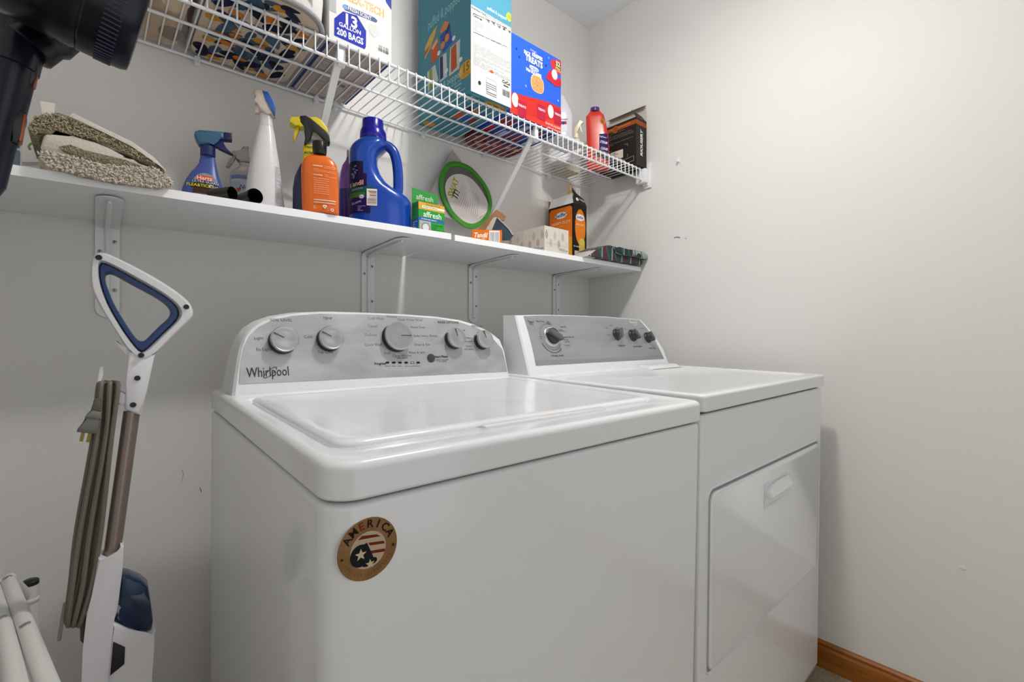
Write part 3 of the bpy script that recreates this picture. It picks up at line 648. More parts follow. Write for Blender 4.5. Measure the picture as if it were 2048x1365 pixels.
# --- orange bottle
i = Item('cleaner_bottle', 'orange bottle with a black ribbed screw cap and white print', 'bottle', 640, -.262)
i.body('bottle', rowz(Z8, (516, 440, 590), (524, 400, 625), (540, 355, 672), (575, 312, 712), (620, 287, 738), (690, 274, 751), (800, 275, 757), (1000, 280, 762), (1300, 288, 768)), PL('#e0681c', .25), .42, 3.0, True)
lp = Print(i.surf()); k = i.t / FPX / 6.5; g = lambda x, y: i.px(Z8((x, y))[0])[0]
for (a, c, d, e) in ((430, 678, 552, 708), (432, 795, 553, 825), (440, 1115, 725, 1160), (440, 1148, 720, 1190)):
    (u0, v1), (u1, v0) = g(a, c), g(d, e); lp.rect(u0, v0, u1, v1, '#efc7a4', 8)
    lp.rows(u0 + 4*k, v0 + 5*k, u1 - 4*k, v1 - 4*k, 2 if c > 1000 else 1, '#c7601f', .45, seed=int(c))
for (a, c, d, e, n) in ((572, 690, 740, 750, 2), (440, 720, 720, 800, 3), (580, 800, 730, 860, 2), (440, 835, 640, 1075, 8)):
    (u0, v1), (u1, v0) = g(a, c), g(d, e); lp.rows(u0, v0, u1, v1, n, '#f2d4b8', .16, seed=c)
u, v = g(582, 1222); lp.poly([(u, v - 26*k), (u - 28*k, v + 8*k), (u - 16*k, v + 24*k), (u + 16*k, v + 24*k), (u + 28*k, v + 8*k)], '#f6e4d2'); lp.ell(u, v + 2*k, 10*k, 8*k, '#e0681c', 12)
u, v = g(676, 1262); lp.ell(u, v, 20*k, 20*k, '#f6e4d2', 16); lp.ell(u, v, 11*k, 11*k, '#e0681c', 14)
(u0, v1), (u1, v0) = g(438, 1200), g(500, 1250); lp.rows(u0, v0, u1, v1, 3, '#f2d4b8', .3); lp.done('label', i.o)
cp = i.body('cap', rowz(Z8, (345, 432, 592), (352, 424, 600), (490, 424, 604), (512, 440, 596)), PL('#12100f', .35), 1, 2)
b = NB()
for j in range(30):
    a = 2 * math.pi * j / 30; (u0, vt), (u1, vb) = g(424, 358), g(604, 486); c, r = (u0 + u1) / 2, (u1 - u0) / 2 - .0002
    tube(b, [i.pf.P(c + r * math.cos(a), vt, r * math.sin(a)), i.pf.P(c + r * math.cos(a), vb, r * math.sin(a))], .0008, 5)
obj('ribs', b, PL('#12100f', .35), cp, kind='stuff')

# --- purple bottle
i = Item('cleaner_bottle', 'slim purple bottle with a silver tip beside the blue jug', 'bottle', 699, -.062)
i.body('bottle', rowz(Z7, (500, 318, 372), (540, 306, 386), (560, 290, 402), (600, 264, 430), (680, 243, 450), (780, 232, 462), (885, 228, 466)), PL('#9a63b8', .2), .7, 2.2)
i.body('lower_liquid', rowz(Z7, (885, 228, 466), (1000, 226, 468), (1250, 226, 468)), PL('#43207a', .2), .7, 2.2, True)
i.body('tip', rowz(Z7, (420, 320, 358), (430, 318, 360), (500, 316, 362)), mat('#b9b6b2', .35, .6), 1, 2)

# --- blue detergent jug
i = Item('detergent_jug', 'large blue laundry detergent jug with a looped handle and blue cap', 'jug', 757, -.165)
BLU = PL('#0b41a4', .2, coat=.2)
i.body('jug_body', rowz(Z7, (300, 520, 760), (330, 455, 790), (360, 405, 800), (400, 368, 760), (450, 349, 705), (520, 345, 680), (620, 345, 690), (720, 345, 730), (800, 345, 790), (860, 345, 870), (910, 345, 975), (960, 345, 1045), (1010, 345, 1080), (1080, 345, 1088), (1330, 348, 1090)), BLU, [.040, .048, .052, .055, .056, .056, .056, .056, .057, .057, .058, .058, .058, .058, .058, .057, .054], 2.6, True)
rr_ = i.R; i.dr = [.0585]; i.R = rr_; f = i.surf()
k = i.t / FPX / 5.935; g = lambda x, y: i.px(Z7((x, y))[0])[0]
hp = [g(*p) for p in ((650, 350), (780, 365), (865, 430), (905, 540), (924, 680), (928, 800), (925, 900), (905, 990))]
b = NB(); hc = curve([i.pf.P(u, v, 0) for u, v in hp], 5); tube(b, hc, 60 * k, 16, flat=1.0); obj('handle', b, BLU, i.o)
i.R = rr_
lp = Print(f)
def jp(*pts): return [g(*p) for p in pts]
def lr(x0, y0, x1, y1, c, n=6):
    (a, d), (e, h) = g(x0, y1), g(x1, y0); lp.rect(a, d, e, h, c, n, n)
lr(352, 640, 520, 1210, '#1a1238', 14); lr(352, 780, 560, 900, '#241040', 14); lr(352, 935, 640, 1000, '#16584a', 16); lr(352, 990, 540, 1050, '#4f6a26', 12); lr(352, 1050, 600, 1210, '#28124f', 14)
u, v = g(440, 885); lp.text('Tandil', u, v, 72 * k, '#e8b79a', rot=.16, bold=.02, sheer=.15, track=160 * k); u, v = g(452, 945); lp.text('SENSITIVE', u, v, 26 * k, '#d8a9c0', rot=.16, track=120 * k)
u, v = g(500, 1035); lp.ell(u, v, 26*k, 22*k, '#d8d8e8', 16); lp.text('hp', u, v, 34*k, '#2f1560'); u, v = g(440, 1095); lp.text('Scent', u, v, 42*k, '#c9c6dc', rot=.3, sheer=.2, track=110 * k)
for j, (x, y, s_) in enumerate(((410, 800, 26), (428, 760, 20), (400, 775, 22), (445, 740, 14), (410, 720, 16), (430, 690, 18))): u, v = g(x, y); lp.ell(u, v, s_*k*.5, s_*k, '#6d76a0', 12, rot=.4 * j)
(a, d), (e, h) = g(560, 1140), g(678, 960); lp.bars(a, d, e, h, '#7a5a4a', '#ece6e0', n=12, horiz=True)
(a, d), (e, h) = g(455, 1200), g(550, 1140); lp.rows(a, d, e, h, 4, '#a59ac4')
lp.done('label', i.o)
i.body('cap', rowz(Z7, (52, 520, 735), (60, 503, 752), (150, 496, 757), (165, 488, 768), (200, 474, 786), (250, 471, 790), (290, 472, 790), (302, 485, 780)), PL('#150f9c', .22, coat=.2), 1, 2)
b = NB(); i_c = g(627, 340); tube(b, [i.pf.P(i_c[0] + 105 * k * math.cos(a), g(0, 308)[1], 105 * k * math.sin(a)) for a in [2 * math.pi * j / 24 for j in range(24)]], .003, 6, closed=True); obj('neck_ring', b, BLU, i.o)

# ---------------------------------------------------------------- cartons (axis aligned boxes with print)
class Carton:
    def __init__(s, name, label, cat, x0, x1, y0, y1, z0, z1, cols, rough=.45, rz=0, top=True):
        s.lo, s.hi = V((x0, y0, z0)), V((x1, y1, z1)); cx, cy = (x0 + x1) / 2, (y0 + y1) / 2
        s.o = thing(name, label, cat, (cx, cy, z0)); s.M = Matrix.Translation((cx, cy, 0)) @ Matrix.Rotation(rz, 4, 'Z') @ Matrix.Translation((-cx, -cy, 0))
        b = NB(); P = [s.M @ V((x, y, z)) for z in (z0, z1) for x, y in ((x0, y0), (x1, y0), (x1, y1), (x0, y1))]
        vs = [b.verts.new(p) for p in P]
        F = [((0, 1, 5, 4), 0), ((3, 0, 4, 7), 1), ((1, 2, 6, 5), 2), ((2, 3, 7, 6), 3), ((3, 2, 1, 0), 4)] + ([((4, 5, 6, 7), 5)] if top else [])
        for f, m in F: b.faces.new([vs[q] for q in f]).material_index = m
        keys = ('front', 'left', 'right', 'back', 'bottom', 'top'); ms = [mat(cols.get(q, cols['front']), max(.5, rough), spec=.2) for q in keys]
        s.body = obj('carton', b, ms, s.o, smooth=False)
        R = s.M.to_3x3(); s.w, s.d, s.h = x1 - x0, y1 - y0, z1 - z0
        s.front = PF(s.M @ V((x0, y0, z0)), R @ X3, Z3); s.left = PF(s.M @ V((x0, y1, z0)), R @ -Y3, Z3); s.bottom = PF(s.M @ V((x0, y1, z0)), R @ X3, R @ -Y3)
        s.right = PF(s.M @ V((x1, y0, z0)), R @ Y3, Z3)
    def pr(s, side):
        pf = getattr(s, side); W = s.d if side in ('left', 'right') else s.w; H = s.d if side == 'bottom' else s.h
        return Print(lambda u, v, o: pf.P(min(max(u, 0), W), min(max(v, 0), H), o))
def flap(c, name, pts, m, th=.0012):      # thin folded card: list of 4+ world points
    P = [c.M @ V(p) for p in pts]; n = (P[1] - P[0]).cross(P[2] - P[0]).normalized() * th
    b = NB(); loft(b, [P, [p + n for p in P]]); return obj(name, b, m, c.o, smooth=False)

# --- green washer cleaner box
yb = -.262; x0, x1 = ony(837, 430, yb).x, ony(889, 430, yb).x; xm = (x0 + x1) / 2; zb = shelf_top(xm, yb) + .001; zt_ = ony(837, 402, yb).z
c = Carton('cleaner_carton', 'green washer cleaner carton with its lid card standing up', 'box', x0, x1, yb, yb + .036, zb, zt_, {'front': '#2f9a3d', 'left': '#3d8f4a', 'bottom': '#2f9a3d', 'top': '#e8e8e2'}, top=False)
zz = ony(835, 378, yb + .036).z
fl = flap(c, 'header_card', [(x0, yb + .035, zt_ - .002), (x1, yb + .035, zt_ - .002), (x1, yb + .035, zz - .006), (x0, yb + .035, zz)], mat('#2f9438', .45))
hp_ = PF(V((x0, yb + .035, zt_)), X3, Z3); lp = Print(lambda u, v, o: hp_.P(u, v, .0015 + o)); lp.text('affresh', c.w * .48, (zz - zt_) * .48, .021, '#e6f0e2'); lp.done('header_print', fl)
lp = c.pr('front'); w_, h_ = c.w, c.h
lp.rect(0, h_ * .74, w_, h_ * .99, '#e0a83a'); lp.text('VALUE PACK', w_ * .55, h_ * .93, .008, '#4a3a14'); lp.rect(w_ * .13, h_ * .80, w_, h_ * .88, '#e9eee6'); lp.rows(w_ * .16, h_ * .81, w_ * .97, h_ * .87, 1, '#5a7a55')
lp.text('affresh', w_ * .53, h_ * .58, .022, '#f4f8f0', bold=.01); lp.rect(0, h_ * .36, w_, h_ * .46, '#3c63b4'); lp.rows(w_ * .1, h_ * .39, w_ * .95, h_ * .43, 1, '#dfe6f4', .6)
lp.rect(w_ * .04, 0, w_ * .46, h_ * .35, '#b9aeaa'); lp.ell(w_ * .27, h_ * .13, w_ * .17, h_ * .17, '#8c8a8c'); lp.ell(w_ * .27, h_ * .13, w_ * .12, h_ * .125, '#d7dde2'); lp.rows(w_ * .52, h_ * .05, w_ * .95, h_ * .28, 4, '#1c5a26'); lp.done('front_print', c.body)
lp = c.pr('left'); lp.rect(0, 0, c.d, h_ * .42, '#3c63b4'); lp.rows(c.d * .15, h_ * .08, c.d * .85, h_ * .35, 4, '#d5e0f2'); lp.rows(c.d * .2, h_ * .55, c.d * .8, h_ * .9, 4, '#1c5a26'); lp.done('side_print', c.body)

# --- orange dryer-sheet box
p = ony(985, 470, -.235); zb = shelf_top(p.x, p.y) + .001; hw = .047
zt_ = ony(985, 461, -.235).z
c = Carton('sheet_carton', 'small flat orange carton at the front edge of the shorter board', 'box', p.x - hw, p.x + hw, p.y, p.y + .06, zb, zt_, {'front': '#e0731e', 'left': '#c9601a'}, rz=-.62)
lp = c.pr('front'); lp.text('Tandil', c.w * .29, c.h * .62, .021, '#fbf3ea', bold=.025, sheer=.2, track=c.w * .44); lp.rows(c.w * .1, c.h * .1, c.w * .5, c.h * .3, 1, '#f4d9bd', .5); lp.rows(c.w * .33, c.h * .36, c.w * .5, c.h * .44, 1, '#f4d9bd', .5); lp.bars(c.w * .57, c.h * .02, c.w * .92, c.h * .95, '#5f6f86', '#eceae6', n=11); lp.done('front_print', c.body)

# --- tissue box
yb = -.268; x0 = ony(1089, 480, yb).x; x1 = ony(1137, 480, yb).x; zb = shelf_top((x0 + x1) / 2, yb) + .001; zt_ = ony(1089, 451, yb).z
LEAFC = '#cfc6ba'
c = Carton('tissue_box', 'cream tissue box with a printed leaf pattern', 'box', x0, x1, yb, yb + .225, zb, zt_, {'front': '#d5cec4', 'left': LEAFC, 'top': '#d5cec4'}, rough=.5)
def leaves(lp, W, H, nx, ny, rx, ry, seed):
    rg = random.Random(seed)
    for a in range(nx):
        for bb in range(ny):
            u = W * (a + .5) / nx; v = H * (bb + (.5 if a % 2 else .15)) / ny + H * .1
            if v + ry > H or v - ry < 0: continue
            shape = lambda s: [(u + rx * s * math.sin(math.pi * q / 8) * (1 if q <= 8 else 1), v + ry * s * math.cos(math.pi * q / 8)) for q in range(16)]
            col = rg.choice(('#b3a99f', '#c4b9ab', '#bdb3a8', '#d0c7bb', '#a49c94'))
            pts = [(u + rx * (1 - (q / 6 - 1) ** 2), v + ry * (q / 6 - 1)) for q in range(13)] + [(u - rx * (1 - (q / 6 - 1) ** 2), v + ry * (q / 6 - 1)) for q in range(11, 0, -1)]
            lp.poly(pts, '#e4ddd2'); lp.poly([(u + (x - u) * .86, v + (y - v) * .88) for x, y in pts], col); lp.line((u, v - ry * .8), (u, v + ry * .8), .0006, '#e4ddd2')
lp = c.pr('left'); leaves(lp, c.d, c.h, 11, 2, .0098, c.h * .24, 3); lp.rect(c.d * .75, c.h * .05, c.d * .97, c.h * .25, '#cfc6ba'); lp.text('Willow', c.d * .87, c.h * .14, .017, '#2c4a68', sheer=.25); lp.done('side_print', c.body)
lp = c.pr('front'); leaves(lp, c.w, c.h, 6, 2, .0085, c.h * .24, 5); lp.rect(c.w * .6, c.h * .06, c.w * .97, c.h * .26, '#d5cec4'); lp.text('Willow', c.w * .78, c.h * .15, .015, '#2c4a68', sheer=.25); lp.line((c.w * .06, c.h * .36), (c.w * .95, c.h * .30), .0007, '#9b9288'); lp.done('front_print', c.body)

# --- orange duster carton with dusters
yb = -.165; x0 = ony(1147, 460, yb).x; x1 = ony(1173, 460, yb).x; zb = shelf_top((x0 + x1) / 2, yb) + .001; zt_ = ony(1146, 405, yb).z
yk = yb
while ony(1098, 430, yk).x < x0 and yk < -.02: yk += .002
c = Carton('duster_carton', 'opened orange duster refill carton beside the right wall', 'box', x0, x1, yb, yk, zb, zt_, {'front': '#1d1712', 'left': '#241a14', 'right': '#241a14', 'back': '#3a2a1c', 'bottom': '#d97a20'}, top=False)
g = lambda *p: c.left.uv(*p)
lp = c.pr('left'); H, D = c.h, c.d
lp.poly([(D * .03, 0), (D * .95, 0), (D * .95, H * .93), (D * .88, H * .965), (D * .10, H * .965), (D * .03, H * .92)], '#e5771f'); lp.rect(D * .80, 0, D * .95, H * .45, '#e3a21f')
lp.ell(D * .5, H * .84, D * .24, H * .055, '#dfe6ee'); lp.text('Swiffer', D * .5, H * .84, .022, '#1d2f6e', bold=.02, sheer=.15, rot=.06); lp.text('HEAVY DUTY', D * .5, H * .71, .017, '#fbe3c8'); lp.text('DUSTERS', D * .5, H * .65, .010, '#f4d32a')
for a in ((.12, .52, .85, .52), (.85, .52, .85, .30), (.12, .47, .85, .47)): lp.line((D * a[0], H * a[1]), (D * a[2], H * a[3]), .0008, '#f8d9b4')
for j in range(9): lp.ell(D * (.45 + .03 * (j % 5)), H * (.34 + .02 * (j // 2)), .005, .005, '#f0d28a', 10)
lp.done('side_print', c.body)
lp = c.pr('front'); w_ = c.w
lp.ell(w_ * .52, H * .62, w_ * .40, H * .30, '#e5821f', 28); lp.rect(w_ * .42, 0, w_ * .86, H * .40, '#cdb44c'); lp.ell(w_ * .64, H * .38, w_ * .22, H * .06, '#d9c25c', 16)
lp.ell(w_ * .5, H * .78, w_ * .33, H * .055, '#dfe6ee'); lp.text('Swiffer', w_ * .5, H * .78, .015, '#1d2f6e', bold=.02); lp.text('HEAVY DUTY', w_ * .5, H * .66, .0085, '#fbe3c8')
lp.ell(w_ * .24, H * .28, w_ * .18, H * .045, '#0d0b0a'); lp.text('3D CLEAN', w_ * .24, H * .29, .008, '#ffffff'); lp.rect(w_ * .08, H * .12, w_ * .4, H * .22, '#d8cfae'); lp.rect(w_ * .04, H * .03, w_ * .4, H * .09, '#d9643a'); lp.done('front_print', c.body)
top = zt_
flap(c, 'side_flap', [(x0, yb, top), (x0, yk, top), (x0 + .003, yk - .012, top + .034), (x0 + .003, yb + .006, top + .040)], mat('#fafaf7', .5))
ff = flap(c, 'front_flap', [(x0 - .002, yb, top), (x1 + .001, yb, top - .004), (x1 - .004, yb + .012, top + .028), (x0 + .032, yb + .014, top + .045), (x0 + .004, yb + .012, top + .062)], mat('#17130f', .45))
flap(c, 'back_flap', [(x0, yk, top - .005), (x1, yk, top - .005), (x1, yk + .004, top + .03), (x0, yk + .004, top + .034)], mat('#a5794a', .6))
fp_ = PF(c.M @ V((x0 + .004, yb, top)), X3, V((0, .2, 1)).normalized()); lp = Print(lambda u, v, o: fp_.P(u, v, .002 + o)); lp.ell(w_ * .25, .018, .008, .007, '#e9e9e6', 14); lp.text('Swiffer', w_ * .62, .018, .012, '#dfe6f2', rot=-.25); lp.done('flap_print', ff)
for j, (px, py) in enumerate(((1141, 387), (1156, 398))):
    Y = yb + .075; p = ony(px, py, Y); base = ony(px, py + 30, Y)
    if j == 1: Y = yb + .062; p = ony(px, py, Y)
    t = thing('feather_duster', ('yellow duster handle with a hang loop, left of the two in the carton', 'yellow duster handle with a hang loop, right of the two in the carton')[j], 'duster', (p.x, p.y, top - .10), group='duster handles')
    pf = PF(V((p.x, p.y, p.z)), RT, UP); kk = (p - CAM).dot(FW) / FPX
    b = NB(); pf.slab(b, [(-.009, -.12), (.009, -.12), (.010, -.02), (.009, .0), (.005, .012), (-.005, .012), (-.009, 0), (-.010, -.02)], -.005, .005, bevel=.003); h = obj('handle', b, mat('#e6a41c', .35), t)
    b = NB(); tube(b, [pf.P(.0075 * math.cos(a), .026 + .015 * math.sin(a), 0) for a in [2 * math.pi * q / 16 for q in range(16)]], .0022, 6, closed=True); obj('hang_loop', b, mat('#e8b544' if j == 0 else '#dcd6c4', .3), h)

# --- oval swatter in its packet, leaning on the wall
xb = ony(930, 440, -.09).x; zb = shelf_top(xb, -.09) + .002
W_ = V((0, .082, .40)).normalized(); sp = PF(V((xb, -.095, zb)), X3, W_)
t = thing('oval_swatter', 'green rimmed oval swatter in clear packaging leaning on the wall', 'swatter', (xb, -.095, zb))
ov = sp.uv(*Z5((410, 252), (480, 262), (560, 300), (640, 380), (700, 470), (725, 560), (715, 640), (680, 700), (620, 745), (560, 758), (490, 735), (410, 670), (350, 590), (310, 500), (300, 410), (320, 320), (360, 270)))
uL = min(u for u, v in ov); shr = lambda q: [(uL - .004 + (u - uL) * .92, v) for u, v in q]; ov = [V((u, v, 0)) for u, v in shr(ov)]; ovs = curve(ov, 4, True); cen = sum(ovs, V((0, 0, 0))) / len(ovs)
vmin = min(p.y for p in ovs)
def osc(s): return [(cen.x + (p.x - cen.x) * s, cen.y + (p.y - cen.y) * s) for p in ovs]
rim = [[(sp.P(u, v, o)) for u, v in osc(s)] for s, o in ((1, 0), (1, .008), (.93, .010), (.86, .008), (.86, 0))]
b = NB(); loft(b, rim + [rim[0]], False, False); bmesh.ops.remove_doubles(b, verts=b.verts[:], dist=1e-6); obj('rim', b, mat('#3f8f27', .35), t)
b = NB(); sp.slab(b, osc(.865), .002, .0035); obj('mesh_net', b, mat('#87857a', .6, bump=(900, 1, .003), noise=('#5c5b52', 420, (1, 1, 1))), t, smooth=False)
lab = [V((u, v, 0)) for u, v in shr(sp.uv(*Z5((420, 350), (490, 350), (570, 390), (640, 470), (690, 560), (700, 640), (660, 700), (600, 740), (540, 740), (460, 690), (400, 610), (360, 520), (345, 440), (370, 380))))]
ls = curve(lab, 4, True); b = NB(); sp.slab(b, [(p.x, p.y) for p in ls], .0045, .0062); lb = obj('label_card', b, mat('#d3cdc9', .5), t, smooth=False)
lp = Print(lambda u, v, o: sp.P(u, v, .0064 + o))
(u, v), = sp.uv(Z5((398, 445))[0]); (u2, v2), = sp.uv(Z5((412, 490))[0]); lp.text('SWAT', u, v, .030, '#a9a52c', rot=1.1, bold=.03); lp.text('IT!', u2 + .004, v2, .030, '#3c3a26', rot=1.1, bold=.03)
ax = (sp.uv(Z5((640, 620))[0])[0], sp.uv(Z5((500, 390))[0])[0]); d = V((ax[1][0] - ax[0][0], ax[1][1] - ax[0][1])).normalized(); nrm = V((-d.y, d.x))
for j in range(12):
    a = sp.uv(Z5((470 + j * 11, 420 + j * 8))[0])[0]; L_ = .055 + .022 * math.sin(j * .28) + (.012 if j % 3 else -.01)
    e = sp.uv(Z5((400 + j * 16, 560 + j * 10))[0])[0]; lp.line(a, e, .0011, '#8d8580')
q = sp.uv(*Z5((575, 668), (655, 615), (668, 650), (595, 705))); lp.poly(q, '#e4e0dc')
for j in range(8): a = V(q[0]).lerp(V(q[1]), .12 + .1 * j); e = V(q[3]).lerp(V(q[2]), .12 + .1 * j); lp.line(a.lerp(e, .2), a.lerp(e, .6), .0016, '#4b4744')
lp.done('label_print', lb)
b = NB(); pk = sp.uv(*Z5((420, 155), (720, 545), (728, 600), (590, 740), (300, 640), (230, 480))); pk = [(u, max(v, .002)) for u, v in shr(pk)]; sp.slab(b, pk, -.003, -.0015); obj('backing_sleeve', b, mat('#b5b0aa', .25), t, smooth=False)

# --- kraft packet and dark triangular pad beside it
pf, tt = vplane(990, Y=-.155); xk = pf.O.x; zb = shelf_top(pf.O.x, pf.O.y) + .001
t = thing('kraft_packet', 'brown kraft card packet leaning beside the green swatter', 'packet', (pf.O.x, pf.O.y, zb), (0, 0, facing(pf)))
q = [(u, max(v, zb - CAM.z)) for u, v in pf.uv(*Z6((130, 960), (480, 605), (622, 708), (590, 782), (470, 720), (330, 860), (300, 960)))]; b = NB(); pf.slab(b, q, -.004, .004); obj('card', b, mat('#a5774e', .7, noise=('#946843', 40, (1, 1, 1))), t, smooth=False)
pf2, tt = vplane(1000, Y=-.185); zb = shelf_top(pf2.O.x, pf2.O.y) + .001
t = thing('scrub_pad', 'dark teal triangular pad with pale edges behind the small orange carton', 'pad', (pf2.O.x, pf2.O.y, zb), (0, 0, facing(pf2)))
q = [(u, max(v, zb - CAM.z)) for u, v in pf2.uv(*Z6((395, 915), (480, 740), (520, 745), (690, 900), (735, 985), (680, 1060), (400, 1060)))]; b = NB(); pf2.slab(b, q, -.014, .008); obj('pad', b, mat('#28414f', .7, noise=('#1f3340', 60, (1, 1, 1))), t, smooth=False)
q = [(u, max(v, zb - CAM.z)) for u, v in pf2.uv(*Z6((325, 925), (385, 800), (430, 735), (470, 722), (485, 735), (410, 905), (380, 1060), (310, 1060)))]; b = NB(); pf2.slab(b, q, -.014, .009, bevel=.001); obj('pale_edge', b, mat('#bdb7ab', .6), t, smooth=False)
q = pf2.uv(*Z6((480, 735), (510, 740), (690, 905), (740, 990), (715, 1000), (660, 910))); b = NB(); pf2.slab(b, q, .0075, .010); obj('pale_edge', b, mat('#9fa6a8', .6), t, smooth=False)

# --- plaid cloth
def plaid():
    m = bpy.data.materials.new('plaid_flannel'); m.use_nodes = True; nt = m.node_tree; bs = nt.nodes['Principled BSDF']; bs.inputs['Roughness'].default_value = .9
    tc = nt.nodes.new('ShaderNodeTexCoord'); cur = None
    base = nt.nodes.new('ShaderNodeRGB'); base.outputs[0].default_value = lin('#24403f'); cur = base.outputs[0]
    for ang, sc, ph, thr, colr in ((0, 5, 0, .35, '#4f2730'), (1.57, 6, 1, .4, '#1c2f36'), (0, 5, 2.2, .985, '#a9a884'), (1.57, 6, 2.6, .985, '#9aa39c'), (0.6, 9, .8, .96, '#35595a')):
        mp = nt.nodes.new('ShaderNodeMapping'); mp.inputs['Rotation'].default_value = (0, ang * .6, ang); wv = nt.nodes.new('ShaderNodeTexWave'); wv.inputs['Scale'].default_value = sc; wv.inputs['Phase Offset'].default_value = ph; wv.inputs['Distortion'].default_value = 1.2
        gt = nt.nodes.new('ShaderNodeMath'); gt.operation = 'GREATER_THAN'; gt.inputs[1].default_value = thr if thr > .5 else 1 - thr
        mx = nt.nodes.new('ShaderNodeMixRGB'); mx.inputs[2].default_value = lin(colr)
        nt.links.new(tc.outputs['Object'], mp.inputs[0]); nt.links.new(mp.outputs[0], wv.inputs[0]); nt.links.new(wv.outputs['Fac'], gt.inputs[0]); nt.links.new(gt.outputs[0], mx.inputs[0]); nt.links.new(cur, mx.inputs[1]); cur = mx.outputs[0]
    nt.links.new(cur, bs.inputs['Base Color']); return m
PLD = plaid(); Zp = zm(1100, 480, 8.53)
i = Item('plaid_cloth', 'folded green and maroon plaid cloth at the right end of the shelf', 'cloth', 1235, -.20)
i.o.rotation_euler = (0, 0, 0); i.pf = PF(V((i.pf.O.x, -.303, CAM.z)), X3, UP); i.back = True; i.umax = -.005 - i.pf.O.x; i.dv = .013; i.zb = shelf_top(-.1, -.279) + .0006; i.vb = i.zb - CAM.z; i.o.location.z = i.zb; ROOT[i.o.name] = Matrix.Translation(i.o.location)
i.slab('lower_fold', Zp((660, 330), (740, 280), (840, 205), (960, 155), (1050, 145), (1100, 230), (1180, 310), (1350, 350), (1500, 375), (1600, 420), (1590, 470), (1540, 560), (1300, 560), (900, 450)), .10, PLD, bevel=.008, seg=3)
i.slab('upper_fold', Zp((1045, 165), (1090, 175), (1140, 212), (1300, 225), (1430, 238), (1560, 258), (1670, 318), (1680, 362), (1640, 392), (1560, 385), (1400, 345), (1200, 318), (1110, 290)), .12, PLD, bevel=.008, seg=3, off=.01)
i.slab('grey_lining', Zp((640, 350), (700, 290), (830, 215), (850, 330), (800, 380)), .09, mat('#b9b4b0', .9), bevel=.004, off=-.005)

# --- folded chenille towels / mop pads
Z1 = zm(0, 0, 3.412)
i = Item('folded_pad_stack', 'stack of folded beige chenille mop pads on the left of the shelf', 'cleaning pads', 205, -.17)
i.o.rotation_euler = (0, 0, 0); i.pf = PF(V((i.pf.O.x, -.262, CAM.z)), X3, UP); i.back = True; i.zb = shelf_top(i.pf.O.x + .12, -.279) + .0006; i.vb = i.zb - CAM.z; i.o.location.z = i.zb; ROOT[i.o.name] = Matrix.Translation(i.o.location)
TW = mat('#b7ab97', .95, noise=('#9c8f79', 90, (1, 1, 1))); TWL = mat('#cfc8bd', .9, bump=(300, .4, .004)); TWB = mat('#8f8068', .95, bump=(400, 1, .01), noise=('#b3a68c', 150, (1, 1, 1)))
lay = []
lo_ = i.slab('lower_pad', Z1((255, 1060), (330, 1045), (480, 1080), (700, 1130), (900, 1150), (1060, 1150), (1170, 1240), (1185, 1290), (1120, 1300), (560, 1290), (330, 1180), (262, 1110)), .17, TW, bevel=.008, seg=3)
fr_pf = PF(V((i.pf.O.x, -.281, CAM.z)), X3, UP); q = fr_pf.uv(*Z1((262, 1085), (480, 1110), (700, 1150), (900, 1165), (1080, 1180), (1160, 1245), (1175, 1275), (1080, 1300), (800, 1262), (560, 1215), (330, 1155)))
b = NB(); fr_pf.slab(b, q, .0, .013, bevel=.004); obj('front_overhang', b, TW, i.o)
mi_ = i.slab('middle_fold', Z1((275, 1000), (300, 905), (340, 900), (380, 915), (520, 935), (640, 960), (740, 995), (850, 1060), (900, 1110), (1040, 1140), (900, 1160), (620, 1110), (430, 1060), (290, 1040)), .16, TWL, bevel=.010, seg=3)
i.slab('middle_pile', Z1((400, 1000), (480, 985), (640, 1060), (860, 1090), (980, 1140), (800, 1145), (560, 1090), (430, 1040)), .158, TWB, bevel=.004, off=.003)
up_ = i.slab('upper_fold', Z1((185, 860), (240, 790), (330, 765), (400, 762), (480, 790), (700, 900), (900, 1000), (1050, 1090), (1110, 1150), (1040, 1140), (900, 1075), (760, 990), (560, 945), (470, 905), (330, 890), (260, 935), (200, 920)), .15, TWB, bevel=.008, seg=3, off=.0)
i.slab('hem', Z1((480, 785), (500, 775), (720, 885), (900, 970), (1050, 1075), (1130, 1160), (1125, 1180), (1090, 1130), (900, 1005), (700, 905), (470, 805)), .15, TWL, bevel=.004, off=.004)
i.slab('care_tag', Z1((272, 690), (378, 705), (366, 800), (292, 805)), .001, mat('#d8d2c8', .7), bevel=0)
rg = random.Random(5)
def pile(name, region, n, sz, m, off, parent):
    P_ = fr_pf if parent is lo_ else i.pf; q = P_.uv(*region); xs = [a for a, _ in q]; ys = [a for _, a in q]; b = NB()
    def inside(x, y):
        r = False
        for (xa, ya), (xb_, yb_) in zip(q, q[1:] + q[:1]):
            if (ya > y) != (yb_ > y) and x < (xb_ - xa) * (y - ya) / (yb_ - ya) + xa: r = not r
        return r
    c = 0
    while c < n:
        u, v = rg.uniform(min(xs), max(xs)), rg.uniform(min(ys), max(ys))
        if not inside(u, v): continue
        c += 1; d = V((rg.uniform(-1, 1), rg.uniform(-1, 1), rg.uniform(-.3, 1))).normalized(); s = sz * rg.uniform(.7, 1.3)
        M = Matrix.Translation(P_.P(u, v, off + rg.uniform(-.003, .002))) @ d.to_track_quat('Z', 'Y').to_matrix().to_4x4() @ Matrix.Diagonal((s * .55, s * .55, s * 1.3, 1))
        bmesh.ops.create_icosphere(b, subdivisions=1, radius=1, matrix=M)
    return obj(name, b, m, parent, kind='stuff', angle=80)
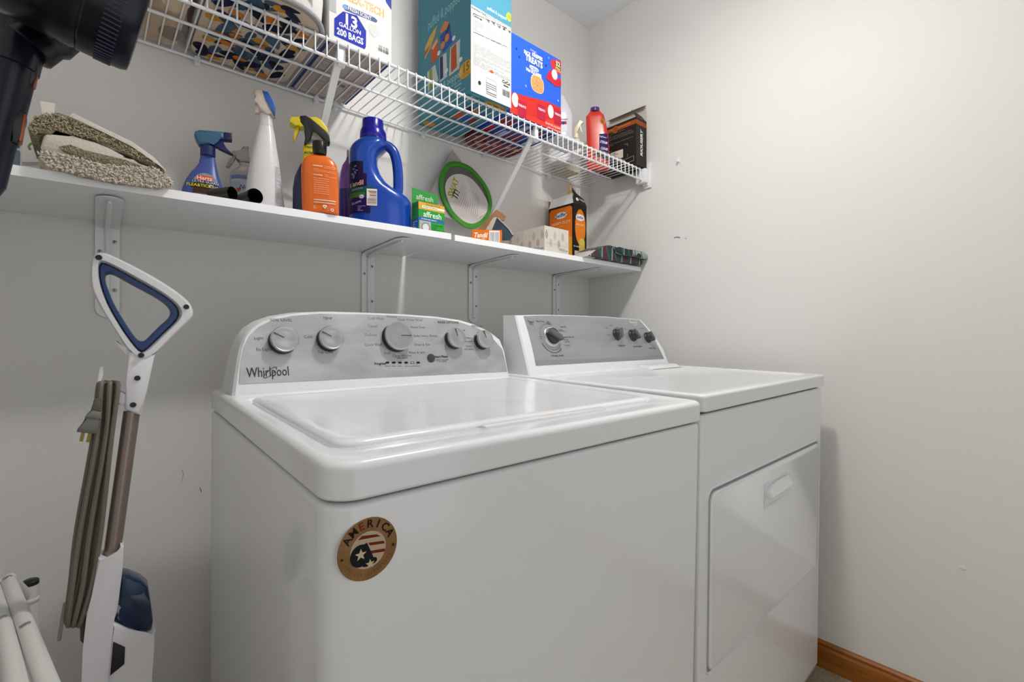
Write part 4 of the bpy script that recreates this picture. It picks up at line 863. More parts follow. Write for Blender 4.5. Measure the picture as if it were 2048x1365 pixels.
pile('chenille_loops', Z1((262, 1060), (330, 1045), (480, 1085), (700, 1135), (900, 1155), (1060, 1155), (1160, 1240), (1172, 1278), (1080, 1298), (800, 1262), (560, 1215), (330, 1155)), 1300, .0030, mat('#c9c0b2', .9), .013, lo_)
pile('short_loops', Z1((400, 1010), (480, 990), (640, 1065), (860, 1095), (960, 1135), (800, 1140), (560, 1085)), 350, .0018, mat('#b3a68c', .9), .001, mi_)
pile('short_loops', Z1((190, 860), (240, 795), (330, 770), (450, 800), (700, 915), (900, 1010), (1080, 1130), (900, 1070), (760, 985), (560, 935), (330, 880), (230, 925)), 900, .0019, mat('#b0a389', .9), .001, up_)
# small things behind the towels at the left end
i = Item('small_carton', 'small white carton with a green mark behind the mop pads', 'box', 62, -.05)
i.slab('carton', Z1((150, 940), (240, 930), (262, 1010), (262, 1120), (150, 1120)), .03, mat('#c9c6c2', .6), bevel=.001)
(u, v), = i.px(Z1((238, 1022))[0]); b = NB(); tube(b, [i.pf.P(u + .008 * math.cos(a), v + .008 * math.sin(a), .0155) for a in [1.2 + .25 * j for j in range(12)]], .0016, 6); obj('green_mark', b, mat('#4c8a2a', .5), i.o)
i = Item('glass_tumbler', 'small pale blue glass jar at the far left of the shelf', 'jar', 26, -.20)
i.body('glass', [(298, 14, 40), (302, 13, 41), (330, 14, 40), (345, 15, 39)], mat('#8fa9b4', .12, trans=.6, name='blue_glass'), 1, 2, True)

# ================================================================== THINGS ON THE WIRE SHELF
ZU = ZD + .0022
# --- trash bag carton
x0, x1, y0, y1 = -1.300, -1.145, -.300, -.018
c = Carton('trash_bag_carton', 'white and blue carton of 13 gallon trash bags on the wire shelf', 'box', x0, x1, y0, y1, ZU, ZU + .20, {'front': '#d9d8d6', 'left': '#d4d3d0', 'right': '#d9d8d6', 'bottom': '#b7aaa0', 'top': '#e3e2e0'})
Zg = zm(540, 0, 7.877); g = lambda *p: c.front.uv(*Zg(*p))
lp = c.pr('front')
lp.poly(g((1010, 560), (1012, 290), (1150, 180), (1370, 245), (1515, 490), (1510, 740), (1490, 778)), '#0f23a6')
def gt(t_, x, y, s, col, **k): (u, v), = g((x, y)); lp.text(t_, u, v, s, col, **k)
gt('13', 1270, 340, .036, '#f4f5fa', bold=.03); gt('GALLON', 1262, 452, .0135, '#f4f5fa', bold=.02); gt('200 BAGS', 1265, 578, .0215, '#f4f5fa', bold=.03, track=.064)
q = g((1140, 95), (1170, 65), (1650, 280), (1695, 330), (1670, 360), (1180, 160)); lp.poly(q, '#4b5c8c'); lp.ell(*g((1185, 110))[0], .006, .0055, '#6fa2dd', 16); gt('FRESH SCENT', 1415, 215, .0125, '#f4f5fa', bold=.01, track=.058)
gt('FLEX-TECH', 1490, 78, .026, '#e79a2c', bold=.035, track=.100); gt('FLEX-TECH', 1490, 78, .026, '#f6dcb4', bold=-.005, track=.095)
lp.poly(g((1830, 40), (1800, -60), (1968, -60), (1970, 190)), '#1a2f98')
q = g((1650, 735), (1905, 838), (1905, 720), (1655, 595)); lp.poly(q, '#f2f1ee')
(a, d), (e, _) = g((1690, 755), (1885, 800)); lp.bars(a, d - .008, e, d + .012, bg=None); lp.ell(*g((1640, 480))[0], .014, .016, '#cfcfcd', 20)
(u, v), = g((980, 100)); lp.rect(u - .009, v - .012, u + .009, v + .05, '#aeb0b2'); lp.done('front_print', c.body)
lp = c.pr('bottom'); W_, D_ = c.w, c.d
lp.rect(W_ * .0, 0, W_ * .05, D_, '#2a3a6e'); lp.rows(W_ * .10, D_ * .05, W_ * .42, D_ * .9, 26, '#8a7a70', .3); lp.line((W_ * .45, D_ * .1), (W_ * .45, D_ * .92), .0008, '#3a302a'); lp.bars(W_ * .58, D_ * .3, W_ * .74, D_ * .37, '#4a4038', None)
for j in range(7): lp.ell(W_ * .86, D_ * (.12 + .05 * j), .0045, .005, '#3a302a', 12); lp.ell(W_ * .86, D_ * (.12 + .05 * j), .003, .0035, '#b7aaa0', 12)
lp.rect(W_ * .96, 0, W_, D_, '#30407a'); lp.done('bottom_print', c.body)

# --- leaf print bag (seen from below) and cream bag
ZB = ZU + .0018
def softbox(name, label, cat, x0, x1, y0, y1, h, r, side, bot, pipe, zb=ZB):
    t = thing(name, label, cat, ((x0 + x1) / 2, (y0 + y1) / 2, zb))
    base = rrect(x0, y0, x1, y1, r, 8)
    b = NB(); loft(b, [lev(inset(base, 0, .006), zb), lev(base, zb + .010), lev(inset(base, 0, -.004), zb + h * .5), lev(base, zb + h * .9), lev(inset(base, 0, .02), zb + h)]); obj('bag_side', b, side, t)
    b = NB(); loft(b, [lev(inset(base, 0, .003), zb - .0009), lev(inset(base, 0, .003), zb + .001)]); bo = obj('bag_bottom', b, bot, t, smooth=False)
    if pipe: b = NB(); tube(b, [V((x, y, zb + .006)) for x, y in inset(base, 0, -.002)], .0055, 8, closed=True); obj('piping', b, pipe, t)
    return t, bo, base
t, bo, base = softbox('leaf_print_bag', 'soft bag with a navy, blue and orange leaf print base on the wire shelf', 'bag', -1.535, -1.312, -.352, -.012, .14, (.055, .085, .03, .04), mat('#d9d7d4', .7), mat('#c7b6a0', .8), mat('#9b9da3', .5))
lp = Print(lambda u, v, o: V((u, v, ZB - .0010 - o)), rough=.8, step=.00001)
rg = random.Random(12)
def inpoly(q, x, y):
    r = False
    for (xa, ya), (xb_, yb_) in zip(q, q[1:] + q[:1]):
        if (ya > y) != (yb_ > y) and x < (xb_ - xa) * (y - ya) / (yb_ - ya) + xa: r = not r
    return r
bq = inset(base, 0, .004)
cells = [(xx, yy) for xx in range(9) for yy in range(13)]; rg.shuffle(cells)
for n_, (xx, yy) in enumerate(cells):
    cx = -1.535 + .223 * (xx + rg.random()) / 9; cy = -.352 + .34 * (yy + rg.random()) / 13; ln = rg.uniform(.017, .032); wd = ln * rg.uniform(.34, .5); a = rg.choice((.5, 1.0, 2.2, -.4)) + rg.uniform(-.3, .3)
    col = ('#40566b', '#191c2e', '#4a6074', '#c9752a', '#1b1e33', '#3d5266', '#c08a2e', '#222842')[n_ % 8]
    if col in ('#c9752a', '#c08a2e'): ln, wd, a = .017, .0095, .1
    pts = []
    for k_ in range(16):
        tt_ = 2 * math.pi * k_ / 16; x_, y_ = ln * math.cos(tt_), wd * math.sin(tt_) * (1 - .45 * math.cos(tt_))
        pts.append((cx + x_ * math.cos(a) - y_ * math.sin(a), cy + x_ * math.sin(a) + y_ * math.cos(a)))
    if all(inpoly(bq, *p) for p in pts): lp.poly(pts, col)
lp.done('leaf_print', bo)
b = NB(); P_ = [(-1.40, .03), (-1.335, .03), (-1.36, .085), (-1.42, .085)]
pf = PF(V((0, -.357, ZU)), X3, Z3); pf.slab(b, [(u, v + .012) for u, v in P_], -.002, .001); obj('red_panel', b, mat('#b8402c', .7), t, smooth=False)
t, bo, base = softbox('cream_bag', 'cream soft bag with a rust red side at the left of the wire shelf', 'bag', -1.668, -1.562, -.290, -.018, .16, (.03, .03, .02, .06), mat('#a8412c', .75), mat('#c4ae97', .85, noise=('#b59c84', 12, (1, 1, 1))), mat('#d2c6b8', .6))
lp = Print(lambda u, v, o: V((u, v, ZB - .0010 - o)), rough=.8); lp.ell(-1.572, -.075, .024, .03, '#8d8377', 20); lp.done('dark_patch', bo); lp = Print(lambda u, v, o: V((u, v, ZB - .0010 - o)), rough=.8); lp.ell(-1.578, -.22, .025, .055, '#d3bfa6', 24); lp.done('base_patch', bo)

# --- teal snack carton
x0, x1, y0, y1 = -.917, -.767, -.327, -.045; zt_ = 2.20
TE = '#3d7f90'
c = Carton('snack_carton', 'tall teal snack carton with a white nutrition panel on the wire shelf', 'box', x0, x1, y0, y1, ZU, zt_, {'front': '#dcdbd7', 'left': TE, 'bottom': TE, 'right': TE, 'back': TE, 'top': TE})
Zt = zm(840, 0, 6.205); g = lambda *p: c.front.uv(*Zt(*p)); lp = c.pr('front')
q = g((645, 60), (1140, 290), (1140, 140), (720, -60), (645, -60)); lp.poly(q, '#4d93ac')
hq = g((645, 60))[0][1]; lp.rect(0, hq + .0, c.w, c.h, '#4d93ac')
def gt(t_, x, y, s, col, **k): (u, v), = g((x, y)); lp.text(t_, u, v, s, col, **k)
gt('puffed & popped', 955, 165, .014, '#f2f7f8', track=.072); lp.ell(*g((1106, 212))[0], .0115, .0135, '#b3ba40', 24); gt('15', 1106, 212, .014, '#4f7f38')
gt('Nutrition Facts', 730, 140, .0085, '#22242a', bold=.02)
for y_ in (165, 395):
    for j in range(5):
        xa, xb_ = (660, 798) if j == 0 else (808 + 70 * (j - 1), 868 + 70 * (j - 1)); s_ = .455
        p, q = g((xa, y_ + (xa - 660) * s_), (xb_, y_ + (xb_ - 660) * s_)); lp.line(p, q, .0016, '#22242a')
gt('Calories', 712, 215, .010, '#22242a', bold=.02)
for j, t_ in enumerate(('70', '70', '140', '80', '90')): gt(t_, 846 + 66 * j, 268 + 33 * j, .0088, '#22242a', bold=.03)
def gr(xa, ya, xb_, yb_, n, col='#77787c', fill=.3, seed=1):
    (a, d), = g((xa, ya)); (e, _), = g((xb_, ya)); (_, h), = g((xa, yb_)); lp.rows(a, h, e, d, n, col, fill, seed)
gr(662, 235, 790, 370, 6, '#77787c', .2); gr(810, 330, 1130, 470, 8, '#a0a1a4', .2, 4); gr(660, 520, 1125, 800, 18, '#8a8b8e', .24, 5); gr(800, 150, 1135, 215, 4, '#9c9da0', .3, 6)
lp.ell(*g((888, 893))[0], .0075, .0035, '#d5552a', 16); (u, v), = g((885, 1080)); 
for a in ((-1, -1, 1, -1), (1, -1, 1, 1), (1, 1, -1, 1), (-1, 1, -1, -1)): lp.line((u + a[0] * .019, v + a[1] * .020), (u + a[2] * .019, v + a[3] * .020), .0006, '#55565a')
gr(820, 1010, 950, 1170, 6, '#6f7074', .3, 8); lp.ell(*g((738, 1030))[0], .005, .006, '#2a2b2e', 16); gt('CyCo', 1068, 1030, .013, '#2a2b2e', bold=.03); (u, v), = g((1065, 1072)); lp.rect(u - .010, v - .0015, u + .010, v + .0015, '#2a2b2e')
(a, d), = g((1015, 1190)); (e, h), = g((1118, 1130)); lp.bars(a, d, e, d + .024, '#3a3b3e', None, n=12); lp.done('front_print', c.body)
g = lambda *p: c.left.uv(*Zt(*p)); lp = c.pr('left')
gt('puffed & popped', 290, 150, .042, '#8fc0c8', track=.17, rot=.0); 
lp.poly(g((215, 310), (190, 420), (130, 600), (60, 740), (62, 590), (130, 440)), '#c9a552'); lp.poly(g((60, 640), (130, 560), (90, 650), (62, 700)), '#b5552c')
lp.poly(g((245, 460), (365, 270), (405, 520), (285, 655)), '#2f4f9c'); lp.poly(g((245, 390), (310, 265), (365, 268), (330, 360), (260, 420)), '#c9804a'); lp.poly(g((275, 540), (360, 300), (370, 330), (290, 570)), '#1c2450')
lp.poly(g((130, 620), (215, 450), (240, 700), (140, 810)), '#b8552f'); lp.poly(g((140, 600), (215, 470), (220, 520), (165, 620)), '#d9a08a')
lp.poly(g((375, 600), (500, 480), (490, 850), (360, 950)), '#b9c2bd'); lp.poly(g((385, 610), (450, 530), (460, 830), (385, 905)), '#b5502a'); 
lp.poly(g((240, 720), (330, 650), (340, 950), (245, 1030)), '#bcc3c8'); lp.poly(g((245, 720), (285, 690), (290, 960), (250, 1000)), '#2f2f5c'); lp.poly(g((90, 900), (190, 800), (230, 1000), (100, 1140)), '#b9c2bd'); lp.poly(g((115, 880), (150, 845), (160, 1080), (120, 1120)), '#7f9a3c')
lp.ell(*g((285, 560))[0], .012, .011, '#c9804a', 14); lp.ell(*g((335, 470))[0], .012, .012, '#c9804a', 14)
for p in ((420, 475), (235, 660), (505, 740), (330, 880)): lp.ell(*g(p)[0], .009, .007, '#d5dcdc', 14)
(u, v), = g((572, 860)); lp.ell(u, v, .036, .0235, '#d2952a', 30); lp.text('15', u, v + .005, .034, '#5d6b2c', bold=.03); lp.text('PACKS', u, v - .014, .010, '#5d6b2c')
gt('puffed & popped', 320, 1040, .030, '#a9cfd5', track=.16); gt('variety mix', 450, 1030, .012, '#a9cfd5'); 
(a, d), = g((430, 1090)); (e, h), = g((630, 1060)); lp.rows(a, .012, e, .045, 3, '#9cc4cc', .3)
lp.done('side_print', c.body)
lp = c.pr('bottom'); W_, D_ = c.w, c.d
lp.ell(W_ * .70, D_ * .92, W_ * .28, D_ * .045, '#b88a30', 24); lp.text('15', W_ * .7, D_ * .92, .02, '#5d6b2c', rot=3.14, bold=.02); lp.done('count_badge', c.body); lp = c.pr('bottom')
lp.ell(W_ * .15, D_ * .1, W_ * .14, D_ * .06, '#c08a30', 20); lp.done('corner_badge', c.body); lp = c.pr('bottom')
for j, col in enumerate(('#b5502a', '#2f4f9c', '#7a2c2c', '#2a2a4a', '#a06a4a', '#3c5a9c')): lp.rect(W_ * (.30 + .2 * (j % 3)), D_ * (.42 + .18 * (j // 3)), W_ * (.46 + .2 * (j % 3)), D_ * (.56 + .18 * (j // 3)), col)
lp.rows(W_ * .1, D_ * .68, W_ * .25, D_ * .98, 8, '#8fc0c8', .3); lp.done('bottom_print', c.body)
flap(c, 'open_flap', [(x1, y0 + .01, zt_ - .04), (x1, y1 - .10, zt_ - .04), (x1 + .03, y1 - .12, zt_ + .02), (x1 + .03, y0 + .04, zt_ + .02)], mat('#cfcfcc', .6))

# --- blue and red treats carton (no characters)
x0, x1, y0, y1 = -.752, -.523, -.305, -.125; zt_ = ony(1123, 122, -.305).z
c = Carton('treats_carton', 'blue and red cereal treats carton on the wire shelf', 'box', x0, x1, y0, y1, ZU, zt_, {'front': '#2a5fd6', 'left': '#2a5fd6', 'right': '#e6e6e6', 'bottom': '#244a94', 'top': '#2a5fd6'})
Zk = zm(1000, 80, 6.827); g = lambda *p: c.front.uv(*Zk(*p)); lp = c.pr('front'); W_, H_ = c.w, c.h
vr = g((400, 1000))[0][1]
lp.poly([(0, 0), (W_, 0), (W_, g((838, 930))[0][1]), g((640, 840))[0], g((330, 760))[0], (0, g((165, 720))[0][1])], '#c9302c')
lp.poly([(0, 0), (W_, 0), (W_, g((838, 1100))[0][1]), g((560, 1085))[0], g((300, 1000))[0], (0, g((165, 890))[0][1])], '#dc3a30')
def gt(t_, x, y, s, col, **k): (u, v), = g((x, y)); lp.text(t_, u, v, s, col, **k)
gt("Kellogg's", 455, 150, .0095, '#e9c6cc', sheer=.2, track=.026)
for (t_, x, y, s, tr) in (('RICE', 370, 180, .0155, .027), ('KRISPIES', 510, 234, .0160, .047), ('TREATS', 466, 298, .0265, .078)): gt(t_, x + 4, y + 5, s * 1.05, '#16286e', bold=.05, track=tr * 1.04); gt(t_, x, y, s, '#f4f6fa', bold=.04, track=tr)
lp.ell(*g((465, 392))[0],   .0205, .0068, '#dfe8fa', 20, n=3); gt('original', 465, 393, .0108, '#2a5fd6', bold=.02, track=.034); (u, v), = g((465, 392)); gt('Mini SQUARES', 462, 450, .0140, '#f4f6fa', bold=.04, track=.068)
lp.poly(g((685, 300), (720, 262), (838, 290), (838, 490), (760, 440), (700, 370)), '#d2353c'); q = g((752, 295), (825, 325), (825, 445), (752, 400)); lp.poly(q, '#4a2a1c'); gt('52', 790, 335, .021, '#f1ecc0', bold=.04); gt('Mini', 788, 392, .013, '#e6d85a', bold=.03); gt('SQUARES', 790, 425, .007, '#f1ecc0')
lp.ell(*g((510, 605))[0], .030, .0285, '#e9c8a0', 20, n=2.6); lp.ell(*g((512, 610))[0], .0275, .026, '#d99a5e', 20, n=2.6)
rg = random.Random(4); (u, v), = g((512, 610))
for j in range(26): lp.ell(u + rg.uniform(-.021, .021), v + rg.uniform(-.020, .020), .0018, .0011, rg.choice(('#f3e0c4', '#b5733c', '#b03a4a', '#4a5aa0')), 8, rot=rg.random() * 3)
for (x, y) in ((205, 820), (690, 980)): (u, v), = g((x, y)); lp.ell(u, v, .014, .022, '#e3d9d6', 18)
for (x, y) in ((300, 925), (565, 975), (790, 1040)): (u, v), = g((x, y)); lp.rect(u - .018, v - .028, u + .018, v + .020, '#b52440'); lp.text('TREATS', u, v + .004, .0095, '#e9e3f0', bold=.03)
lp.poly(g((620, 520), (680, 400), (838, 560), (838, 640), (760, 640)), '#c22a3a'); lp.ell(*g((742, 475))[0], .014, .017, '#cfd2dc', 16); 
gt('52-0.39 OZ (11g) BARS', 720, 1175, .010, '#f6dcd4', bold=.02, track=.072); gt('NET WT 20.28 OZ', 735, 1235, .010, '#f6dcd4', bold=.02, track=.062)
for (x, y, col) in ((225, 120, '#16286e'), (262, 235, '#16286e'), (660, 245, '#b8c8f4'), (625, 350, '#16286e'), (350, 630, '#b8c8f4'), (790, 830, '#dfe8fa')): (u, v), = g((x, y)); lp.ell(u, v, .002, .004, col, 8, rot=.5)
lp.done('front_print', c.body)
lp = c.pr('bottom'); D_ = c.d
for j in range(14): lp.rect(W_ * (.05 + .13 * (j % 7)), D_ * (.1 + .4 * (j // 7)), W_ * (.15 + .13 * (j % 7)), D_ * (.42 + .4 * (j // 7)), ('#8a1f2c', '#7d2430', '#a9b4d0', '#1c3a7a')[j * 3 % 4])
lp.done('bottom_print', c.body)
# dark red patterned bag behind it
t, bo, base = softbox('patterned_bag', 'dark red patterned bag lying behind the treats carton', 'bag', -.735, -.500, -.118, -.014, .10, (.02, .02, .03, .05), mat('#6e2228', .6), mat('#6a2429', .6, noise=('#8c3138', 26, (1, 1, 1))), None)
lp = Print(lambda u, v, o: V((u, v, ZB - .0010 - o)), rough=.6, step=.00001); rg = random.Random(9)
for j in range(26):
    cx, cy = rg.uniform(-.72, -.515), rg.uniform(-.105, -.03); lp.ell(cx, cy, rg.uniform(.005, .011), rg.uniform(.005, .012), rg.choice(('#b8a49a', '#a83a42', '#4a1a20', '#3a4a7a', '#c9b8b0')), 12)
lp.done('base_pattern', bo)

# --- white bleach jug behind the treats carton
Zr = zm(1080, 180, 6.204)
i = Item('bleach_jug', 'white bottle with a blue and red label behind the treats carton', 'bottle', 1122, -.12, zb=ZU)
i.body('bottle', rowz(Zr, (90, 180, 300), (130, 165, 315), (170, 150, 335), (230, 120, 368), (300, 100, 398), (350, 95, 406), (500, 95, 406), (900, 98, 404)), PL('#d3d4da', .25, coat=.1), .6, 2.6, True)
lp = Print(i.surf()); k = i.t / FPX / 6.204; g1 = lambda x, y: i.px(Zr((x, y))[0])[0]
(a, d), (e, h) = g1(265, 560), g1(335, 400); lp.rect(a, d, e, h, '#e6e8f0', 6, 4); u, v = g1(300, 405); lp.text('vinegar', u, v, 30*k, '#2a3a7a', bold=.02); (a, d), (e, h) = g1(262, 470), g1(330, 430); lp.rect(a, d, e, h, '#b5303a', 6); u, v = g1(290, 455); lp.ell(u, v, 18*k, 18*k, '#2a3f8c', 14); lp.done('label', i.o)
i.body('cap', rowz(Zr, (60, 215, 268), (70, 205, 278), (100, 205, 280)), PL('#d9d9dc', .3), 1, 2)
# --- small cream trigger bottle
i = Item('spray_bottle', 'small cream spray bottle with a bent trigger on the wire shelf', 'spray bottle', 1153, -.225, zb=ZU)
i.body('bottle', rowz(Zr, (600, 425, 478), (630, 405, 495), (680, 385, 510), (740, 380, 515), (900, 380, 515)), PL('#cdbfae', .4), .7, 2.2, True)
i.body('collar', rowz(Zr, (540, 425, 470), (570, 415, 478), (605, 415, 480)), PL('#d6c8b2', .4), 1, 2)
i.slab('trigger_head', Zr((425, 500), (440, 465), (480, 420), (485, 375), (530, 395), (540, 415), (505, 430), (480, 490), (465, 540), (430, 540)), .012, PL('#d8c9ae', .4), bevel=.002)
i.slab('trigger', Zr((500, 430), (515, 428), (505, 470), (530, 525), (518, 530), (492, 485)), .006, PL('#e3d8c4', .4), bevel=.001)
# --- red steam-cleaner bottle
Zr2 = zm(1160, 200, 9.1)
i = Item('carpet_cleaner_bottle', 'red cleaning solution bottle with a purple cap on the wire shelf', 'bottle', 1195, -.165, zb=ZU)
i.body('bottle', rowz(Zr2, (215, 185, 358), (240, 172, 372), (320, 112, 435), (345, 108, 442), (500, 112, 478), (700, 118, 520), (900, 120, 532), (1100, 124, 536), (1300, 126, 538)), PL('#cf3320', .22, coat=.2), .5, 4.5, True, seg=40)
lp = Print(i.surf()); k = i.t / FPX / 9.1; g1 = lambda x, y: i.px(Zr2((x, y))[0])[0]
(a, d), (e, h) = g1(350, 1050), g1(512, 650); lp.rect(a, d, e, h, '#26205e', 8, 4)
for (t_, x, y, s) in (('RugDoctor', 420, 715, 36), ('STEAM', 432, 815, 62), ('CLEANER', 440, 930, 62)): u, v = g1(x, y); lp.text(t_, u, v, s * k, '#ece8f0', rot=-.28, bold=.02, track=130 * k)
u, v = g1(408, 430); lp.ell(u, v, 38*k, 62*k, '#c9812a', 20, rot=.5); lp.ell(u, v, 24*k, 44*k, '#8a5a1c', 18, rot=.5); lp.done('label', i.o)
i.body('cap', rowz(Zr2, (152, 210, 335), (165, 188, 355), (210, 184, 358), (228, 186, 356)), PL('#4a2a7c', .3), 1, 2)
# --- black boxed accessory
x0, x1, y0, y1 = -.088, -.014, -.312, -.130; zt_ = onx(1272, 232, x0).z
zt_ = ony(1272, 233, y0).z
c = Carton('black_carton', 'black carton with orange bands and an open lid at the right wall', 'box', x0, x1, y0, y1, ZU, zt_, {'front': '#2a2421', 'left': '#221d1b', 'bottom': '#1b1614', 'right': '#221d1b', 'back': '#221d1b'}, top=False)
H_, W_, D_ = c.h, c.w, c.d
lp = c.pr('front'); lp.rect(0, H_ * .86, W_, H_ * .95, '#9c4a18'); lp.done('front_band', c.body); lp = c.pr('front'); lp.text('RIOUSERY', W_ * .52, H_ * .50, .022, '#ecebe9', rot=math.pi / 2, bold=.03, sheer=.15, track=.104); lp.done('front_print', c.body)
lp = c.pr('left'); lp.rect(0, H_ * .86, D_, H_ * .95, '#9c4a18')
lp.line((D_ * .15, H_ * .915), (D_ * .85, H_ * .915), .0015, '#d9a07a'); lp.ell(D_ * .45, H_ * .90, .014, .014, '#b5683a', 20); lp.ell(D_ * .45, H_ * .90, .0125, .0125, '#9c4a18', 20)
lp.rows(D_ * .06, H_ * .56, D_ * .93, H_ * .84, 9, '#9a9694', .16, 3); lp.poly([(D_ * .32, H_ * .24), (D_ * .66, H_ * .24), (D_ * .66, H_ * .42), (D_ * .32, H_ * .42)], '#d8d0c6'); lp.rows(D_ * .38, H_ * .34, D_ * .60, H_ * .40, 2, '#5a544e', .5)
for a in ((.25, .46, .25, .40), (.25, .46, .33, .46), (.78, .50, .78, .44), (.70, .50, .78, .50), (.78, .22, .78, .28), (.45, .16, .94, .20), (.45, .07, .94, .10), (.94, .10, .94, .20)): lp.line((D_ * a[0], H_ * a[1]), (D_ * a[2], H_ * a[3]), .0012, '#b0aca8')
lp.done('side_print', c.body)
lp = c.pr('bottom'); lp.rows(W_ * .1, D_ * .1, W_ * .9, D_ * .9, 10, '#6a6460', .15); lp.done('bottom_print', c.body)
GREYB = mat('#cfc6be', .6)
flap(c, 'lid_flap', [(x1, y0, zt_), (x1, y1, zt_), (x1 - .004, y1, zt_ + .066), (x1 - .004, y0, zt_ + .066)], GREYB)
flap(c, 'tuck_flap', [(x1 - .004, y0, zt_ + .066), (x1 - .004, y1, zt_ + .066), (x1 - .022, y1 + .002, zt_ + .058), (x1 - .022, y0 - .002, zt_ + .058)], mat('#a39488', .6))
flap(c, 'dust_flap', [(x0, y0 + .001, zt_ - .001), (x1 - .002, y0 + .001, zt_ - .001), (x1 - .012, y0 + .016, zt_ + .024), (x0 + .010, y0 + .03, zt_ + .040)], mat('#2a2421', .5))
# --- flat cardboard and cream box at the back of the wire shelf
for (nm, lab, cat, xa, xb_, ya, yb2, hh, col) in (('woven_pouch', 'grey printed flat pouch under the red bottle on the wire shelf', 'pouch', -.300, -.150, -.300, -.262, .005, '#8d8682'), ('cream_carton', 'flat cream carton behind the small cream spray bottle', 'box', -.255, -.175, -.095, -.026, .035, '#c9bda6'), ('soap_dish', 'flat white tray in front of the white bottle', 'tray', -.500, -.385, -.290, -.200, .012, '#c9cdd2')):
    cc = Carton(nm, lab, cat, xa, xb_, ya, yb2, ZU, ZU + hh, {'front': col})
    if nm == 'woven_pouch': lp = cc.pr('bottom'); lp.rows(.005, .005, cc.w - .005, cc.d - .005, 9, '#4f4744', .35); lp.done('bottom_print', cc.body)
    if nm == 'cream_carton': lp = cc.pr('bottom'); lp.line((.01, .03), (cc.w - .01, .045), .002, '#a3967e'); lp.done('crease', cc.body)

# wall hook on the right wall
p = onx(1357, 320, 0); t = thing('wall_hook', 'small white hook stuck on the right wall', 'hook', (0, p.y, p.z))
b = NB(); box(b, (-.004, p.y - .006, p.z - .011), (-.0003, p.y + .006, p.z + .011), bevel=.0015); obj('plate', b, PAINTW, t)
b = NB(); tube(b, curve([(-.004, p.y, p.z + .002), (-.008, p.y, p.z - .008), (-.014, p.y, p.z - .010), (-.017, p.y, p.z - .003)], 4), .0022, 7); obj('hook_arm', b, PAINTW, t)

# ================================================================== STEAM MOP
Zm = zm(0, 360, 2.731); TM = .66
pf, _ = vplane(245, t=TM); p = pf.O
t = thing('steam_mop', 'white steam mop with a blue lined loop handle, grey cord and blue tank', 'mop', (p.x, p.y, 0), (0, 0, facing(pf)))
k = TM / FPX
MW = mat('#dcdade', .22, coat=.2, name='mop_white'); MB_ = mat('#0a3266', .35, name='mop_blue')
def sl(name, pts, o0, o1, m, parent=t, bevel=.003, seg=2, sm=None, conv=Zm):
    q = pf.uv(*conv(*pts))
    if sm: q = [(a.x, a.y) for a in curve([V((u, v, 0)) for u, v in q], sm, True)]
    b = NB(); pf.slab(b, q, o0, o1, bevel=bevel, seg=seg); return obj(name, b, m, parent)
def annulus(name, outer, inner, o, m, parent, conv=Zm, n=64):
    def res(pts):
        q = [V((u, v, 0)) for u, v in pf.uv(*conv(*pts))]; q = curve(q, 5, True); L = [0]
        for a, b_ in zip(q, q[1:] + q[:1]): L.append(L[-1] + (b_ - a).length)
        out = []
        for i_ in range(n):
            d = L[-1] * i_ / n
            for j in range(len(q)):
                if L[j] <= d <= L[j + 1]: a, b_ = q[j], q[(j + 1) % len(q)]; out.append(a.lerp(b_, (d - L[j]) / max(1e-9, L[j + 1] - L[j]))); break
        return out
    A, B = res(outer), res(inner)
    rings = [[pf.P(lerp(a.x, c.x, s), lerp(a.y, c.y, s), z) for a, c in zip(A, B)] for s, z in ((.0, -o * .6), (.0, o * .5), (.22, o), (.8, o), (1.0, o * .5), (1.0, -o * .6), (.5, -o))]
    b = NB(); loft(b, rings + [rings[0]], False, False); bmesh.ops.remove_doubles(b, verts=b.verts[:], dist=1e-6); return obj(name, b, m, parent, angle=50)
OUT = ((540, 402), (600, 412), (760, 490), (900, 570), (1010, 650), (1050, 710), (1040, 760), (960, 840), (850, 950), (770, 975), (700, 930), (620, 810), (540, 680), (498, 580), (498, 470), (510, 420))
MID = ((555, 455), (600, 470), (740, 545), (870, 620), (950, 680), (975, 725), (960, 770), (880, 850), (790, 935), (765, 938), (740, 915), (670, 820), (600, 700), (560, 600), (545, 530), (545, 470))
INN = ((580, 520), (620, 520), (730, 580), (850, 645), (910, 690), (930, 725), (915, 760), (870, 800), (800, 870), (780, 882), (745, 868), (690, 790), (630, 690), (595, 610), (578, 560), (575, 530))
annulus('handle_loop', OUT, MID, .014, MW, t); annulus('handle_grip', MID, INN, .011, MB_, t)
sl('handle_stem', ((700, 925), (770, 965), (850, 945), (838, 975), (800, 1150), (768, 1285), (680, 1250), (690, 1100)), -.013, .013, MW, bevel=.006, seg=3)
for (x, y) in ((542, 432), (1012, 697), (769, 957), (749, 1080), (726, 1224)):
    (u, v), = pf.uv(Zm((x, y))[0]); b = NB(); lathe(b, pf.P(u, v, .0142 if y < 960 else .0126), pf.N, [(-.003, .0036), (0, .0036), (.0018, .0036), (.0019, .0024), (.0008, .0022)], 16); obj('screw', b, mat('#2b2b2f', .35, .4), t)
sl('cord_hook', ((625, 885), (640, 878), (668, 915), (700, 895), (710, 935), (700, 968), (670, 935)), -.006, .006, MW, bevel=.002)
Zn = zm(100, 700, 4.55)
sl('cord_post', ((605, 395), (640, 375), (695, 400), (685, 500), (655, 480), (605, 490)), -.010, .010, MW, bevel=.002, conv=Zn)
sl('cord_hook', ((455, 155), (490, 150), (485, 230), (440, 400), (412, 430), (430, 300)), -.004, .004, MW, bevel=.001, conv=Zn)
